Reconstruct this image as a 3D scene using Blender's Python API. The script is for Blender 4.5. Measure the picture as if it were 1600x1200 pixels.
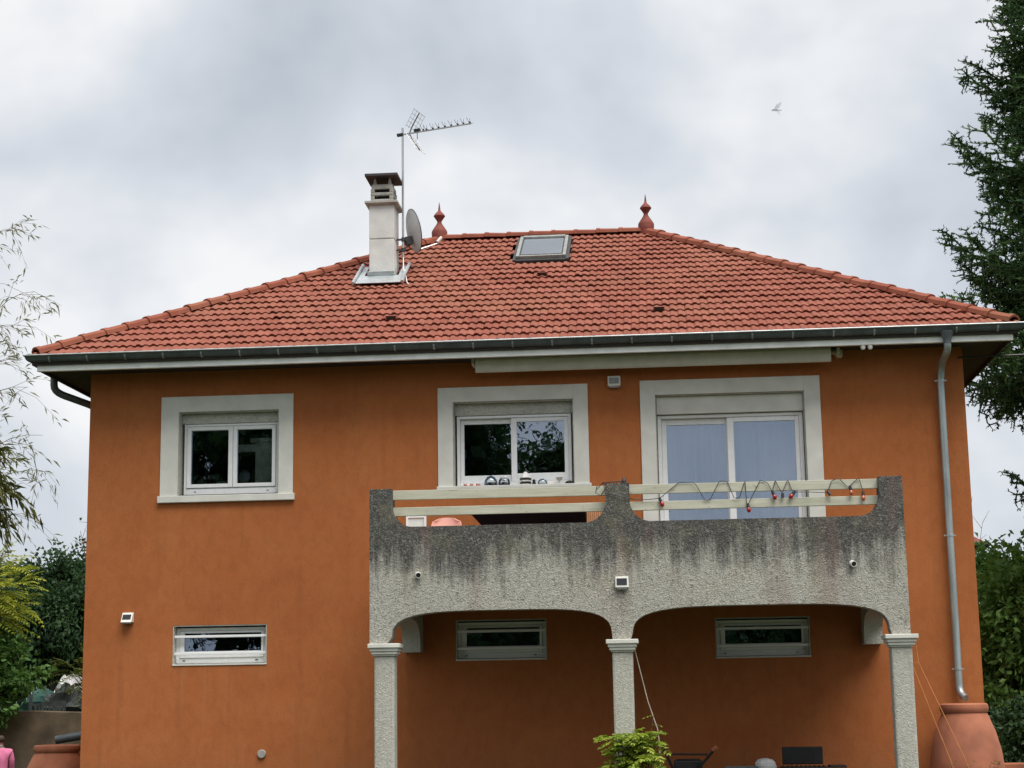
import bpy, bmesh, math, random
import numpy as np
from mathutils import Vector, Matrix
random.seed(7); RNG = np.random.default_rng(11)
for o in list(bpy.data.objects): bpy.data.objects.remove(o, do_unlink=True)
SC = bpy.context.scene; COL = SC.collection
R = math.radians

# ------------------------------------------------------------ camera
cam = bpy.data.cameras.new('camera'); camo = bpy.data.objects.new('camera', cam); COL.objects.link(camo)
YAW, PIT, ROL = -0.08474, 0.18018, 0.01577
fw = Vector((math.sin(YAW)*math.cos(PIT), math.cos(YAW)*math.cos(PIT), math.sin(PIT)))
rt = Vector((math.cos(YAW), -math.sin(YAW), 0)); upv = rt.cross(fw)
r2 = rt*math.cos(ROL) - upv*math.sin(ROL); u2 = upv*math.cos(ROL) + rt*math.sin(ROL)
M = Matrix((r2, u2, -fw)).transposed().to_4x4(); M.translation = Vector((7.565, -22.252, 1.7))
camo.matrix_world = M
cam.sensor_width = 36; cam.lens = 60.74; cam.clip_start = .1; cam.clip_end = 2000
SC.camera = camo

# ------------------------------------------------------------ sky, sun, exposure
SUN_EL, SUN_AZ = R(64), R(142)      # azimuth clockwise from +y: behind the camera, to its right
wd = bpy.data.worlds.new('World'); SC.world = wd; wd.use_nodes = True
nt = wd.node_tree; nt.nodes.clear()
def wn(t, **k):
    n = nt.nodes.new(t)
    for a, b in k.items(): setattr(n, a, b)
    return n
out = wn('ShaderNodeOutputWorld'); bg = wn('ShaderNodeBackground'); bg.inputs['Strength'].default_value = .1
sky = wn('ShaderNodeTexSky', sky_type='NISHITA', sun_disc=False); sky.sun_elevation = SUN_EL; sky.sun_rotation = SUN_AZ
tc = wn('ShaderNodeTexCoord'); mp = wn('ShaderNodeMapping'); mp.inputs['Scale'].default_value = (1, 1, 1.35); mp.inputs['Location'].default_value = (3.1, .4, 1.72)
n1 = wn('ShaderNodeTexNoise'); n1.inputs['Scale'].default_value = 3.4; n1.inputs['Detail'].default_value = 5; n1.inputs['Roughness'].default_value = .47; n1.inputs['Distortion'].default_value = .25
n2 = wn('ShaderNodeTexNoise'); n2.inputs['Scale'].default_value = 11; n2.inputs['Detail'].default_value = 3; n2.inputs['Roughness'].default_value = .5
ad = wn('ShaderNodeMix', data_type='FLOAT'); ad.inputs['Factor'].default_value = .16
cr = wn('ShaderNodeValToRGB'); e = cr.color_ramp.elements
e[0].position = .38; e[0].color = (.51, .56, .63, 1); e[1].position = .585; e[1].color = (.96, .965, .975, 1)
m_ = e = cr.color_ramp.elements.new(.49); m_.color = (.71, .75, .81, 1)
sc10 = wn('ShaderNodeVectorMath', operation='SCALE'); sc10.inputs['Scale'].default_value = 10.0
mx = wn('ShaderNodeMix', data_type='RGBA'); mx.inputs['Factor'].default_value = .94
L = nt.links.new
L(tc.outputs['Generated'], mp.inputs['Vector']); L(mp.outputs[0], n1.inputs['Vector']); L(mp.outputs[0], n2.inputs['Vector'])
L(n1.outputs[0], ad.inputs[2]); L(n2.outputs[0], ad.inputs[3]); L(ad.outputs[0], cr.inputs[0]); L(cr.outputs[0], sc10.inputs[0])
L(sky.outputs[0], mx.inputs[6]); L(sc10.outputs[0], mx.inputs[7]); L(mx.outputs[2], bg.inputs['Color']); L(bg.outputs[0], out.inputs[0])
sl = bpy.data.lights.new('sun', 'SUN'); so = bpy.data.objects.new('sun', sl); COL.objects.link(so)
sl.energy = 4.5; sl.angle = R(44); sl.color = (1, .965, .91)
sd = Vector((math.sin(SUN_AZ)*math.cos(SUN_EL), math.cos(SUN_AZ)*math.cos(SUN_EL), math.sin(SUN_EL)))
so.rotation_euler = sd.to_track_quat('Z', 'Y').to_euler(); so.location = (20, -30, 40)
SC.view_settings.view_transform = 'Standard'; SC.view_settings.look = 'None'
SC.view_settings.exposure = 0.0; SC.view_settings.gamma = 1; SC.view_settings.use_curve_mapping = False

# ------------------------------------------------------------ materials
MATS = {}
def srgb(r, g, b):
    f = lambda c: ((c/255+.055)/1.055)**2.4 if c > 10 else c/255/12.92
    return (f(r), f(g), f(b), 1)
class N:
    """small node-tree helper"""
    def __init__(s, name):
        s.m = bpy.data.materials.new(name); s.m.use_nodes = True; s.t = s.m.node_tree; s.t.nodes.clear()
        s.out = s.n('ShaderNodeOutputMaterial'); s.p = s.n('ShaderNodeBsdfPrincipled'); s.t.links.new(s.p.outputs[0], s.out.inputs[0])
        MATS[name] = s.m
    def n(s, t, **k):
        x = s.t.nodes.new(t)
        for a, b in k.items(): setattr(x, a, b)
        return x
    def l(s, a, b): s.t.links.new(a, b)
    def pos(s, scale=(1, 1, 1)):
        g = s.n('ShaderNodeNewGeometry'); v = s.n('ShaderNodeVectorMath', operation='MULTIPLY'); v.inputs[1].default_value = scale
        s.l(g.outputs['Position'], v.inputs[0]); return v.outputs[0]
    def noise(s, vec, scale, detail=4, rough=.55, dist=0):
        x = s.n('ShaderNodeTexNoise'); x.inputs['Scale'].default_value = scale; x.inputs['Detail'].default_value = detail
        x.inputs['Roughness'].default_value = rough; x.inputs['Distortion'].default_value = dist
        s.l(vec, x.inputs['Vector']); return x.outputs[0]
    def ramp(s, f, stops):
        x = s.n('ShaderNodeValToRGB'); el = x.color_ramp.elements
        while len(el) < len(stops): el.new(.5)
        for q, (p_, c) in zip(el, stops):
            q.position = p_; q.color = c if isinstance(c, tuple) and len(c) == 4 else ((c, c, c, 1) if not isinstance(c, tuple) else c+(1,))
        s.l(f, x.inputs[0]); return x.outputs[0]
    def mix(s, f, a, b, mode='MIX'):
        x = s.n('ShaderNodeMix', data_type='RGBA', blend_type=mode)
        for sock, v in ((x.inputs[0], f), (x.inputs[6], a), (x.inputs[7], b)):
            if hasattr(v, 'is_output'): s.l(v, sock)
            else: sock.default_value = v if not isinstance(v, tuple) or len(v) == 4 else v+(1,)
        return x.outputs[2]
    def math(s, op, a, b=0., clamp=False):
        x = s.n('ShaderNodeMath', operation=op, use_clamp=clamp)
        for sock, v in ((x.inputs[0], a), (x.inputs[1], b)):
            if hasattr(v, 'is_output'): s.l(v, sock)
            else: sock.default_value = v
        return x.outputs[0]
    def bump(s, h, strength=.3, dist=.01):
        x = s.n('ShaderNodeBump'); x.inputs['Strength'].default_value = strength; x.inputs['Distance'].default_value = dist
        s.l(h, x.inputs['Height']); s.l(x.outputs[0], s.p.inputs['Normal'])
    def set(s, color=None, rough=.6, metal=0., spec=.4):
        if color is not None:
            if hasattr(color, 'is_output'): s.l(color, s.p.inputs['Base Color'])
            else: s.p.inputs['Base Color'].default_value = color if len(color) == 4 else color+(1,)
        if hasattr(rough, 'is_output'): s.l(rough, s.p.inputs['Roughness'])
        else: s.p.inputs['Roughness'].default_value = rough
        s.p.inputs['Metallic'].default_value = metal; s.p.inputs['Specular IOR Level'].default_value = spec
        return s.m
def simple(name, c, rough=.6, metal=0., var=.18, scale=9, bump=.0, bscale=60, spec=.4):
    a = N(name); p = a.pos(); f = a.noise(p, scale, 5)
    lo = tuple(v*(1-var) for v in c); hi = tuple(min(1, v*(1+var)) for v in c)
    a.set(a.ramp(f, [(.3, lo), (.7, hi)]), rough, metal, spec)
    if bump: a.bump(a.noise(p, bscale, 4), bump, .01)
    return a.m

def mk_wall():
    a = N('orange_render'); p = a.pos(); sx = a.n('ShaderNodeSeparateXYZ'); a.l(a.pos(), sx.inputs[0]); x, z = sx.outputs[0], sx.outputs[2]
    big = a.noise(p, .55, 6, .65); mid = a.noise(p, 2.3, 6, .68, .4); fine = a.noise(p, 75, 4, .65); tro = a.noise(a.pos((1, 1, .6)), 9, 4, .6, .6)
    st = a.noise(a.pos((6.5, 6.5, .30)), 1.0, 6, .7)                # rain streaks
    c = a.ramp(big, [(.3, (.37, .116, .039)), (.7, (.455, .157, .054))])
    c = a.mix(a.ramp(mid, [(.45, 0.), (.72, .35)]), c, (.45, .182, .07))
    c = a.mix(a.ramp(st, [(.54, 0.), (.78, .38)]), c, (.225, .083, .037))
    c = a.mix(a.ramp(tro, [(.35, .22), (.55, 0.)]), c, (.25, .077, .026))
    c = a.mix(a.ramp(fine, [(.34, .30), (.55, 0.)]), c, (.2, .06, .022))
    # runs of lime below the barred window, and splash at the foot of the wall
    for x0, x1, zt in ((1.18, 2.44, 2.18),):
        inx = a.math('MULTIPLY', a.math('GREATER_THAN', x, x0), a.math('LESS_THAN', x, x1)); dz_ = a.math('SUBTRACT', zt, z)
        fade = a.math('MULTIPLY', a.math('GREATER_THAN', dz_, 0.), a.math('SUBTRACT', 1., a.math('MULTIPLY', dz_, 1.1), True))
        run = a.ramp(a.noise(a.pos((14, 14, .25)), 1.0, 4, .7), [(.50, 0.), (.75, .4)])
        c = a.mix(a.math('MULTIPLY', a.math('MULTIPLY', inx, fade), run), c, (.42, .22, .12))
    foot = a.math('MULTIPLY', a.math('SUBTRACT', 1.25, z, True), a.ramp(mid, [(.35, .1), (.7, .55)])); c = a.mix(foot, c, (.20, .105, .06))
    a.set(c, .92, 0, .12); a.bump(a.math('ADD', fine, a.math('MULTIPLY', tro, .8)), .55, .007)
mk_wall()
def mk_rough():
    a = N('stained_roughcast'); p = a.pos(); sx = a.n('ShaderNodeSeparateXYZ'); a.l(a.pos(), sx.inputs[0]); z = sx.outputs[2]
    worm = a.noise(p, 34, 3, .6, 1.5); w2 = a.noise(p, 95, 3, .6); big = a.noise(p, 1.25, 5, .62); strk = a.noise(a.pos((7, 7, .36)), 1.0, 6, .74); s2 = a.noise(a.pos((20, 20, 1.1)), 1.0, 4, .7)
    base = a.ramp(worm, [(.33, (.32, .305, .265)), (.5, (.47, .455, .40)), (.68, (.56, .545, .49))])
    # mildew: heavy below the coping, running down in streaks
    h = a.math('MULTIPLY', a.math('SUBTRACT', z, 3.02), 1.55)
    h = a.math('ADD', h, a.math('MULTIPLY', a.math('SUBTRACT', strk, .47), 2.6)); h = a.math('ADD', h, a.math('MULTIPLY', a.math('SUBTRACT', big, .5), 2.4)); h = a.math('ADD', h, a.math('MULTIPLY', a.math('SUBTRACT', s2, .5), .7))
    mil = a.ramp(h, [(.05, 0.), (.38, .45), (.80, .93)])
    f = a.math('MULTIPLY', mil, a.ramp(worm, [(.44, 1.), (.68, .66)]))
    c = a.mix(f, base, (.05, .05, .05))
    red = a.noise(a.pos((2.6, 2.6, .45)), 1.0, 4, .55)
    c = a.mix(a.ramp(red, [(.54, 0.), (.70, .42)]), c, (.24, .15, .135))
    yel = a.noise(p, 2.2, 4)
    c = a.mix(a.ramp(yel, [(.52, 0.), (.75, .32)]), c, (.40, .36, .22))
    c = a.mix(a.ramp(a.math('ADD', worm, a.math('MULTIPLY', a.math('SUBTRACT', s2, .5), .5)), [(.30, .5), (.42, 0.)]), c, (.12, .115, .10))
    a.set(c, .95, 0, .08); a.bump(a.math('ADD', worm, a.math('MULTIPLY', w2, .5)), 1.0, .024)
mk_rough()
def mk_colplaster():
    a = N('column_roughcast'); p = a.pos(); worm = a.noise(p, 42, 3, .6, 1.3); d = a.noise(a.pos((4, 4, .7)), 1.4, 5, .65)
    c = a.ramp(worm, [(.33, (.38, .37, .32)), (.55, (.51, .50, .44)), (.7, (.57, .56, .50))])
    c = a.mix(a.ramp(d, [(.5, 0.), (.8, .45)]), c, (.25, .25, .22))
    a.set(c, .95, 0, .1); a.bump(worm, .9, .016)
mk_colplaster()
def mk_tile(name, c0, c1, rndscale=1):
    a = N(name); p = a.pos(); oi = a.n('ShaderNodeObjectInfo'); at = a.n('ShaderNodeAttribute', attribute_name='v')
    v = a.math('FRACT', a.math('ADD', oi.outputs['Random'], at.outputs['Fac']))
    f = a.noise(p, 5, 5); big = a.noise(p, .7, 4)
    c = a.mix(v, c0, c1); c = a.mix(a.ramp(f, [(.35, .45), (.65, 0.)]), c, tuple(q*.55 for q in c0))
    c = a.mix(a.ramp(big, [(.45, 0.), (.72, .38)]), c, (.285, .14, .082))
    soot = a.noise(a.pos((3.5, .7, .7)), 1.0, 5, .65); c = a.mix(a.ramp(soot, [(.58, 0.), (.80, .35)]), c, (.12, .055, .04))
    li = a.noise(p, 26, 3, .5); c = a.mix(a.ramp(li, [(.66, 0.), (.76, .3)]), c, (.10, .06, .045))
    a.set(c, .85, 0, .2); a.bump(a.noise(p, 70, 3), .25, .004)
mk_tile('clay_tile', (.25, .078, .051), (.305, .107, .073))
mk_tile('hip_clay', (.24, .068, .041), (.285, .09, .055))
simple('sky_frame', (.30, .30, .28), .45, .3)
simple('finial_clay', (.19, .05, .036), .8, bump=.2)
simple('trim_paint', (.64, .635, .58), .85, var=.10, scale=3, bump=.35, bscale=90, spec=.2)
def mk_reveal():
    a = N('reveal_plaster'); p = a.pos(); f = a.noise(p, 45, 4, .6, .8); d = a.noise(p, 4, 4)
    c = a.ramp(f, [(.35, (.38, .38, .335)), (.65, (.56, .56, .50))]); c = a.mix(a.ramp(d, [(.5, 0.), (.8, .4)]), c, (.2, .2, .17))
    a.set(c, .95, 0, .1); a.bump(f, .8, .012)
mk_reveal()
simple('white_pvc', (.8, .81, .81), .38, var=.04, scale=14, spec=.5)
simple('fascia_paint', (.8, .81, .79), .6, var=.12, scale=5)
def mk_zinc(name, c, metal, rough):
    a = N(name); p = a.pos((1, 1, .25)); f = a.noise(p, 7, 5, .6); s_ = a.noise(a.pos((16, 16, 1)), 1, 4)
    cc = a.ramp(f, [(.3, tuple(v*.7 for v in c)), (.7, tuple(min(1, v*1.2) for v in c))]); cc = a.mix(a.ramp(s_, [(.55, 0.), (.8, .4)]), cc, (.07, .08, .085))
    a.set(cc, rough, metal, .4)
mk_zinc('zinc', (.115, .135, .145), .35, .5)
mk_zinc('zinc_pipe', (.40, .45, .46), .6, .42)
mk_zinc('alu', (.45, .46, .46), .8, .42)
simple('gutter_lip', (.42, .45, .46), .45, .6)
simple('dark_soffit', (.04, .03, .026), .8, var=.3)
simple('black_iron', (.018, .017, .017), .55, var=.3)
simple('black_plastic', (.02, .02, .021), .4, var=.1)
simple('dark_metal', (.06, .063, .065), .5, .5)
simple('chimney_render', (.60, .595, .575), .9, var=.14, scale=3.2, bump=.3)
simple('concrete', (.34, .33, .30), .93, var=.28, scale=8, bump=.4)
simple('slate_cap', (.05, .045, .048), .7, var=.3)
simple('dish_grey', (.6, .62, .63), .55, var=.08)
simple('flash_metal', (.5, .53, .54), .42, .6, var=.2)
simple('interior', (.10, .095, .09), .9)
simple('interior_cream', (.80, .78, .60), .8)
simple('awning_cream', (.6, .58, .5), .7, var=.10, scale=6)
simple('awning_dark', (.27, .26, .21), .9, var=.3, scale=14)  # darker, blotchier tone than the cream, used on the fabric roll
def mk_wood():
    a = N('weathered_board'); f = a.noise(a.pos((1.5, 12, 14)), 1.6, 5, .6); d = a.noise(a.pos(), 3, 4, .6); e_ = a.noise(a.pos((3, 3, 9)), 4, 3, .6)
    c = a.ramp(f, [(.3, (.44, .43, .34)), (.7, (.58, .565, .465))]); c = a.mix(a.ramp(d, [(.5, 0.), (.75, .5)]), c, (.33, .36, .25))
    c = a.mix(a.ramp(e_, [(.66, 0.), (.76, .75)]), c, (.17, .13, .09)); a.set(c, .9, 0, .15); a.bump(f, .3, .004)
mk_wood()
simple('terracotta', (.34, .12, .062), .8, var=.26, scale=3.2, bump=.15)
simple('pot_orange', (.36, .128, .07), .8, var=.24, scale=3.2, bump=.12)
simple('pink_plastic', (.78, .40, .33), .45, var=.06)
simple('pink_cloth', (.72, .20, .36), .85, var=.12, scale=20)
simple('blue_cloth', (.16, .28, .5), .85)
simple('dark_cloth', (.035, .03, .036), .9)
simple('skin', (.52, .29, .2), .55, var=.06)
simple('hair', (.055, .03, .018), .6, var=.3, scale=60)
simple('shoe', (.03, .03, .03), .6)
simple('wicker', (.45, .24, .12), .8)
simple('dark_table', (.014, .008, .009), .8, spec=.1)
simple('porcelain', (.8, .78, .74), .3, var=.05)
simple('shell_red', (.42, .12, .08), .6, var=.5, scale=60)
simple('moss_soil', (.05, .045, .03), .95, var=.5, scale=50)
simple('tarp_white', (.62, .6, .6), .6, var=.1)
simple('tarp_green', (.03, .09, .075), .5)
simple('fence_wood', (.075, .085, .085), .9, var=.3)
simple('old_wall', (.115, .085, .055), .95, var=.45, scale=2.4, bump=.5, bscale=25)
simple('stone_terrace', (.075, .068, .06), .9, var=.2, bump=.3)
simple('bark', (.075, .055, .04), .95, var=.4, scale=14, bump=.6, bscale=30)
simple('twig', (.10, .065, .045), .9, var=.3)
simple('bamboo_culm', (.16, .19, .06), .5, var=.3)
simple('rope_orange', (.62, .24, .09), .8)
simple('rope_grey', (.42, .36, .30), .8)
simple('bird_grey', (.85, .86, .88), .8)
simple('neighbour_wall', (.48, .44, .38), .9)
simple('neighbour_roof', (.19, .055, .042), .85, var=.4, scale=12)
simple('bulb_red', (.34, .012, .01), .12, var=.05, spec=.6)
simple('bulb_amber', (.45, .12, .05), .15, var=.05, spec=.6)
simple('solar_panel', (.012, .013, .017), .15, spec=.7)
simple('lamp_lens', (.28, .29, .29), .2, spec=.6)
simple('lamp_white', (.72, .71, .66), .45, var=.06)
simple('blanket_blue', (.07, .11, .26), .9)
def mk_grass():
    a = N('lawn'); p = a.pos(); f = a.noise(p, .6, 6, .65); g = a.noise(p, 30, 4)
    c = a.ramp(f, [(.3, (.028, .045, .013)), (.7, (.05, .066, .022))]); c = a.mix(a.ramp(g, [(.3, .5), (.7, 0.)]), c, (.03, .05, .012)); a.set(c, .95, 0, .1); a.bump(g, .8, .04)
mk_grass()
def mk_leaf(name, c0, c1, trans=.35, gloss=.45):
    a = N(name); at = a.n('ShaderNodeAttribute', attribute_name='v'); c = a.mix(at.outputs['Fac'], c0, c1)
    a.set(c, gloss, 0, .12); tr = a.n('ShaderNodeBsdfTranslucent'); a.l(a.mix(1., c, (.9, 1.0, .45), 'MULTIPLY'), tr.inputs[0])
    ms = a.n('ShaderNodeMixShader'); ms.inputs[0].default_value = trans; a.l(a.p.outputs[0], ms.inputs[1]); a.l(tr.outputs[0], ms.inputs[2]); a.l(ms.outputs[0], a.out.inputs[0])
mk_leaf('leaf_dark', (.028, .058, .03), (.06, .11, .048))
mk_leaf('leaf_mid', (.05, .11, .03), (.12, .21, .06))
mk_leaf('leaf_yellow', (.22, .25, .04), (.44, .44, .085), .45)
mk_leaf('leaf_bright', (.17, .25, .035), (.42, .48, .09), .4)
mk_leaf('leaf_bamboo', (.20, .21, .15), (.34, .35, .25), .35)
mk_leaf('leaf_olive', (.05, .06, .016), (.14, .145, .035), .3)
mk_leaf('leaf_hedge', (.06, .12, .03), (.15, .24, .06))
mk_leaf('needle', (.022, .058, .025), (.095, .17, .055), .1, .6)
def mk_feather():
    a = N('bird_feather'); a.set((.6, .61, .63), .9, 0, .05); tr = a.n('ShaderNodeBsdfTranslucent'); tr.inputs[0].default_value = (.82, .83, .86, 1)
    ms = a.n('ShaderNodeMixShader'); ms.inputs[0].default_value = .7; a.l(a.p.outputs[0], ms.inputs[1]); a.l(tr.outputs[0], ms.inputs[2]); a.l(ms.outputs[0], a.out.inputs[0])
mk_feather()
mk_leaf('leaf_rust', (.14, .12, .03), (.26, .17, .06), .35)
def mk_glass(name, refl, tint, gc=(.74, .83, 1)):
    a = N(name); a.t.nodes.remove(a.p); tr = a.n('ShaderNodeBsdfTransparent'); tr.inputs[0].default_value = tint+(1,)
    gl = a.n('ShaderNodeBsdfGlossy'); gl.inputs['Roughness'].default_value = .0; gl.inputs['Color'].default_value = gc+(1,)
    # faint pane waviness
    b = a.n('ShaderNodeBump'); b.inputs['Strength'].default_value = .035; b.inputs['Distance'].default_value = .02; a.l(a.noise(a.pos(), 5, 2), b.inputs['Height']); a.l(b.outputs[0], gl.inputs['Normal'])
    fr = a.n('ShaderNodeFresnel'); fr.inputs[0].default_value = 1.5; f = a.math('ADD', fr.outputs[0], refl, True)
    ms = a.n('ShaderNodeMixShader'); a.l(f, ms.inputs[0]); a.l(tr.outputs[0], ms.inputs[1]); a.l(gl.outputs[0], ms.inputs[2]); a.l(ms.outputs[0], a.out.inputs[0])
mk_glass('pane_glass', .17, (.80, .85, .87))
mk_glass('roof_glass', .34, (.8, .82, .82), (.92, .93, .95))
mk_glass('jar_glass', .06, (.9, .93, .92))
def mk_curtain():
    a = N('curtain'); a.set((.80, .84, .88), .9, 0, .1); tr = a.n('ShaderNodeBsdfTranslucent'); tr.inputs[0].default_value = (.6, .65, .7, 1)
    ms = a.n('ShaderNodeMixShader'); ms.inputs[0].default_value = .2; a.l(a.p.outputs[0], ms.inputs[1]); a.l(tr.outputs[0], ms.inputs[2]); a.l(ms.outputs[0], a.out.inputs[0])
mk_curtain()

# ------------------------------------------------------------ mesh helpers
WORLD = {}
def tag(o, label=None, cat=None, group=None, kind=None):
    for k, v in (('label', label), ('category', cat), ('group', group), ('kind', kind)):
        if v: o[k] = v
    return o
def place(o, origin, parent):
    WORLD[o] = Vector(origin)
    if parent is not None:
        o.parent = parent; o.location = WORLD[o] - WORLD[parent]
    else: o.location = WORLD[o]
def empty(name, loc, label=None, cat=None, group=None, parent=None):
    o = bpy.data.objects.new(name, None); o.empty_display_size = .2; COL.objects.link(o); place(o, loc, parent); return tag(o, label, cat, group)
class MB:
    def __init__(s): s.v = []; s.f = []
    def add(s, vs, fs):
        b = len(s.v); s.v += [tuple(v) for v in vs]; s.f += [tuple(b+i for i in f) for f in fs]; return s
    def box(s, x0, x1, y0, y1, z0, z1):
        return s.add([(x0, y0, z0), (x1, y0, z0), (x1, y1, z0), (x0, y1, z0), (x0, y0, z1), (x1, y0, z1), (x1, y1, z1), (x0, y1, z1)],
                     [(0, 3, 2, 1), (4, 5, 6, 7), (0, 1, 5, 4), (1, 2, 6, 5), (2, 3, 7, 6), (3, 0, 4, 7)])
    def obox(s, c, ax, ay, az):                                  # oriented box: centre and half-axes
        c = Vector(c); ax = Vector(ax); ay = Vector(ay); az = Vector(az)
        return s.add([c+i*ax+j*ay+k*az for k in (-1, 1) for i, j in ((-1, -1), (1, -1), (1, 1), (-1, 1))],
                     [(0, 3, 2, 1), (4, 5, 6, 7), (0, 1, 5, 4), (1, 2, 6, 5), (2, 3, 7, 6), (3, 0, 4, 7)])
    def tube(s, path, r, n=8, cap=True):
        P = [Vector(p) for p in path]; rs = r if isinstance(r, (list, tuple)) else [r]*len(P); vs = []; fs = []; ref = None
        for i, p in enumerate(P):
            t = (P[min(i+1, len(P)-1)]-P[max(i-1, 0)]).normalized()
            if ref is None: ref = t.cross(Vector((0, 0, 1)) if abs(t.z) < .9 else Vector((1, 0, 0)))
            a = (ref - t*ref.dot(t)).normalized(); ref = a; b = t.cross(a)
            for k in range(n): q = 2*math.pi*k/n; vs.append(p+(a*math.cos(q)+b*math.sin(q))*rs[i])
        for i in range(len(P)-1):
            for k in range(n): fs.append((i*n+k, i*n+(k+1) % n, (i+1)*n+(k+1) % n, (i+1)*n+k))
        if cap: fs += [tuple(range(n))[::-1], tuple((len(P)-1)*n+k for k in range(n))]
        return s.add(vs, fs)
    def lathe(s, prof, c, n=24, cap=True):
        vs = []; fs = []
        for r, z in prof:
            for k in range(n): q = 2*math.pi*k/n; vs.append((c[0]+r*math.cos(q), c[1]+r*math.sin(q), c[2]+z))
        for i in range(len(prof)-1):
            for k in range(n): fs.append((i*n+k, i*n+(k+1) % n, (i+1)*n+(k+1) % n, (i+1)*n+k))
        if cap: fs += [tuple(range(n))[::-1], tuple((len(prof)-1)*n+k for k in range(n))]
        return s.add(vs, fs)
    def strip(s, top, bot, y0, y1, axis='x'):
        """wall slab between two polylines sampled at the same stations [(u, ztop)], [(u, zbot)]"""
        g = (lambda u, y, z: (u, y, z)) if axis == 'x' else (lambda u, y, z: (y, u, z))
        n = len(top); vs = []
        for (u, zt), (_, zb) in zip(top, bot): vs += [g(u, y0, zb), g(u, y0, zt), g(u, y1, zt), g(u, y1, zb)]
        fs = [(0, 1, 2, 3), (4*n-4, 4*n-1, 4*n-2, 4*n-3)]
        for i in range(n-1):
            a = 4*i; b = a+4
            for k in range(4): fs.append((a+k, b+k, b+(k+1) % 4, a+(k+1) % 4))
        return s.add(vs, fs)
    def build(s, name, mat, parent=None, smooth=False, bevel=0, origin=None, label=None, cat=None, group=None, kind=None, fix=True):
        a = np.array(s.v, float); lo, hi = a.min(0), a.max(0)
        og = Vector(origin) if origin else Vector(((lo[0]+hi[0])/2, (lo[1]+hi[1])/2, lo[2]))
        me = bpy.data.meshes.new(name); me.from_pydata([tuple(q) for q in (a-np.array(og))], [], s.f)
        if fix:
            bm = bmesh.new(); bm.from_mesh(me); bmesh.ops.recalc_face_normals(bm, faces=bm.faces); bm.to_mesh(me); bm.free()
        me.materials.append(MATS[mat]); me.shade_smooth() if smooth else me.shade_flat()
        o = bpy.data.objects.new(name, me); COL.objects.link(o); place(o, og, parent)
        if bevel:
            b = o.modifiers.new('bevel', 'BEVEL'); b.width = bevel; b.segments = 2; b.limit_method = 'ANGLE'; b.angle_limit = R(40)
        if smooth:
            bm = bmesh.new(); bm.from_mesh(me)
            for e_ in bm.edges: e_.smooth = len(e_.link_faces) == 2 and e_.calc_face_angle(0) < R(38)
            bm.to_mesh(me); bm.free()
        return tag(o, label, cat, group, kind)
def fast_mesh(name, V, F, mat, parent=None, var=None, origin=(0, 0, 0), smooth=False):
    """V (n,3), F (m,k) index arrays"""
    og = np.array(origin, float); V = np.asarray(V, np.float32)-og.astype(np.float32); F = np.asarray(F, np.int32); k = F.shape[1]
    me = bpy.data.meshes.new(name); me.vertices.add(len(V)); me.vertices.foreach_set('co', V.ravel())
    me.loops.add(F.size); me.loops.foreach_set('vertex_index', F.ravel()); me.polygons.add(len(F))
    me.polygons.foreach_set('loop_start', np.arange(0, F.size, k, dtype=np.int32))
    me.update(calc_edges=True)
    if var is not None:
        at = me.attributes.new('v', 'FLOAT', 'FACE'); at.data.foreach_set('value', np.asarray(var, np.float32))
    me.materials.append(MATS[mat]); me.shade_smooth() if smooth else me.shade_flat()
    o = bpy.data.objects.new(name, me); COL.objects.link(o); place(o, Vector(origin), parent); return o
def unit(a): return a/np.maximum(np.linalg.norm(a, axis=-1, keepdims=True), 1e-9)
def leaf_arrays(P, D, Ln, Wd, droop=.15, var=None):
    n = len(P); D = unit(D); S = unit(np.cross(D, RNG.normal(size=(n, 3)))); U = np.cross(S, D)
    Ln = np.broadcast_to(Ln, (n,))[:, None]; Wd = np.broadcast_to(Wd, (n,))[:, None]
    a = P; m = P+D*Ln*.45; t = P+D*Ln; t = t-np.array([0, 0, 1])*Ln*droop
    V = np.stack([a, m+S*Wd/2+U*Wd*.18, t, m-S*Wd/2+U*Wd*.18], 1).reshape(-1, 3)
    b = np.arange(n)[:, None]*4
    F = np.concatenate([b+[0, 1, 2], b+[0, 2, 3]], 1).reshape(-1, 3)
    var = RNG.random(n) if var is None else var
    return V, F, np.repeat(var, 2)
def join_arrays(parts):
    Vs, Fs, vs = [], [], []; b = 0
    for V, F, v in parts: Vs.append(V); Fs.append(F+b); vs.append(v); b += len(V)
    return np.concatenate(Vs), np.concatenate(Fs), np.concatenate(vs)

# ------------------------------------------------------------ ground
def ground():
    xs = np.concatenate([[-900, -300, -100, -40], np.arange(-24, 40, 2.), [60, 150, 400, 900]]); ys = np.concatenate([[-900, -300, -100], np.arange(-60, 60, 3.), [90, 200, 500, 900]])
    V = []; 
    for y in ys:
        for x in xs:
            z = 0.0
            sg = lambda q: 1/(1+math.exp(-max(-40, min(40, q)))); z -= .38*sg(-(x+2.6)*2.2)*sg((y-1.5)*.8)     # the garden drops beside the house
            z += .03*math.sin(x*.7+y*.3)*(1 if x < -.8 or y < -5 or x > 13 else 0)
            V.append((x, y, z-.05))
    nx = len(xs); F = [(j*nx+i, j*nx+i+1, (j+1)*nx+i+1, (j+1)*nx+i) for j in range(len(ys)-1) for i in range(nx-1)]
    m = MB(); m.v = V; m.f = F; m.build('ground', 'lawn', smooth=True, kind='structure', origin=(0, 0, 0), label='mown lawn of the garden around the house', fix=False)
    MB().box(-1.0, 12.4, -4.2, -.0, -.12, .0).build('terrace', 'stone_terrace', bevel=.02, kind='structure', label='pale stone terrace along the front of the house')
ground()

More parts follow.
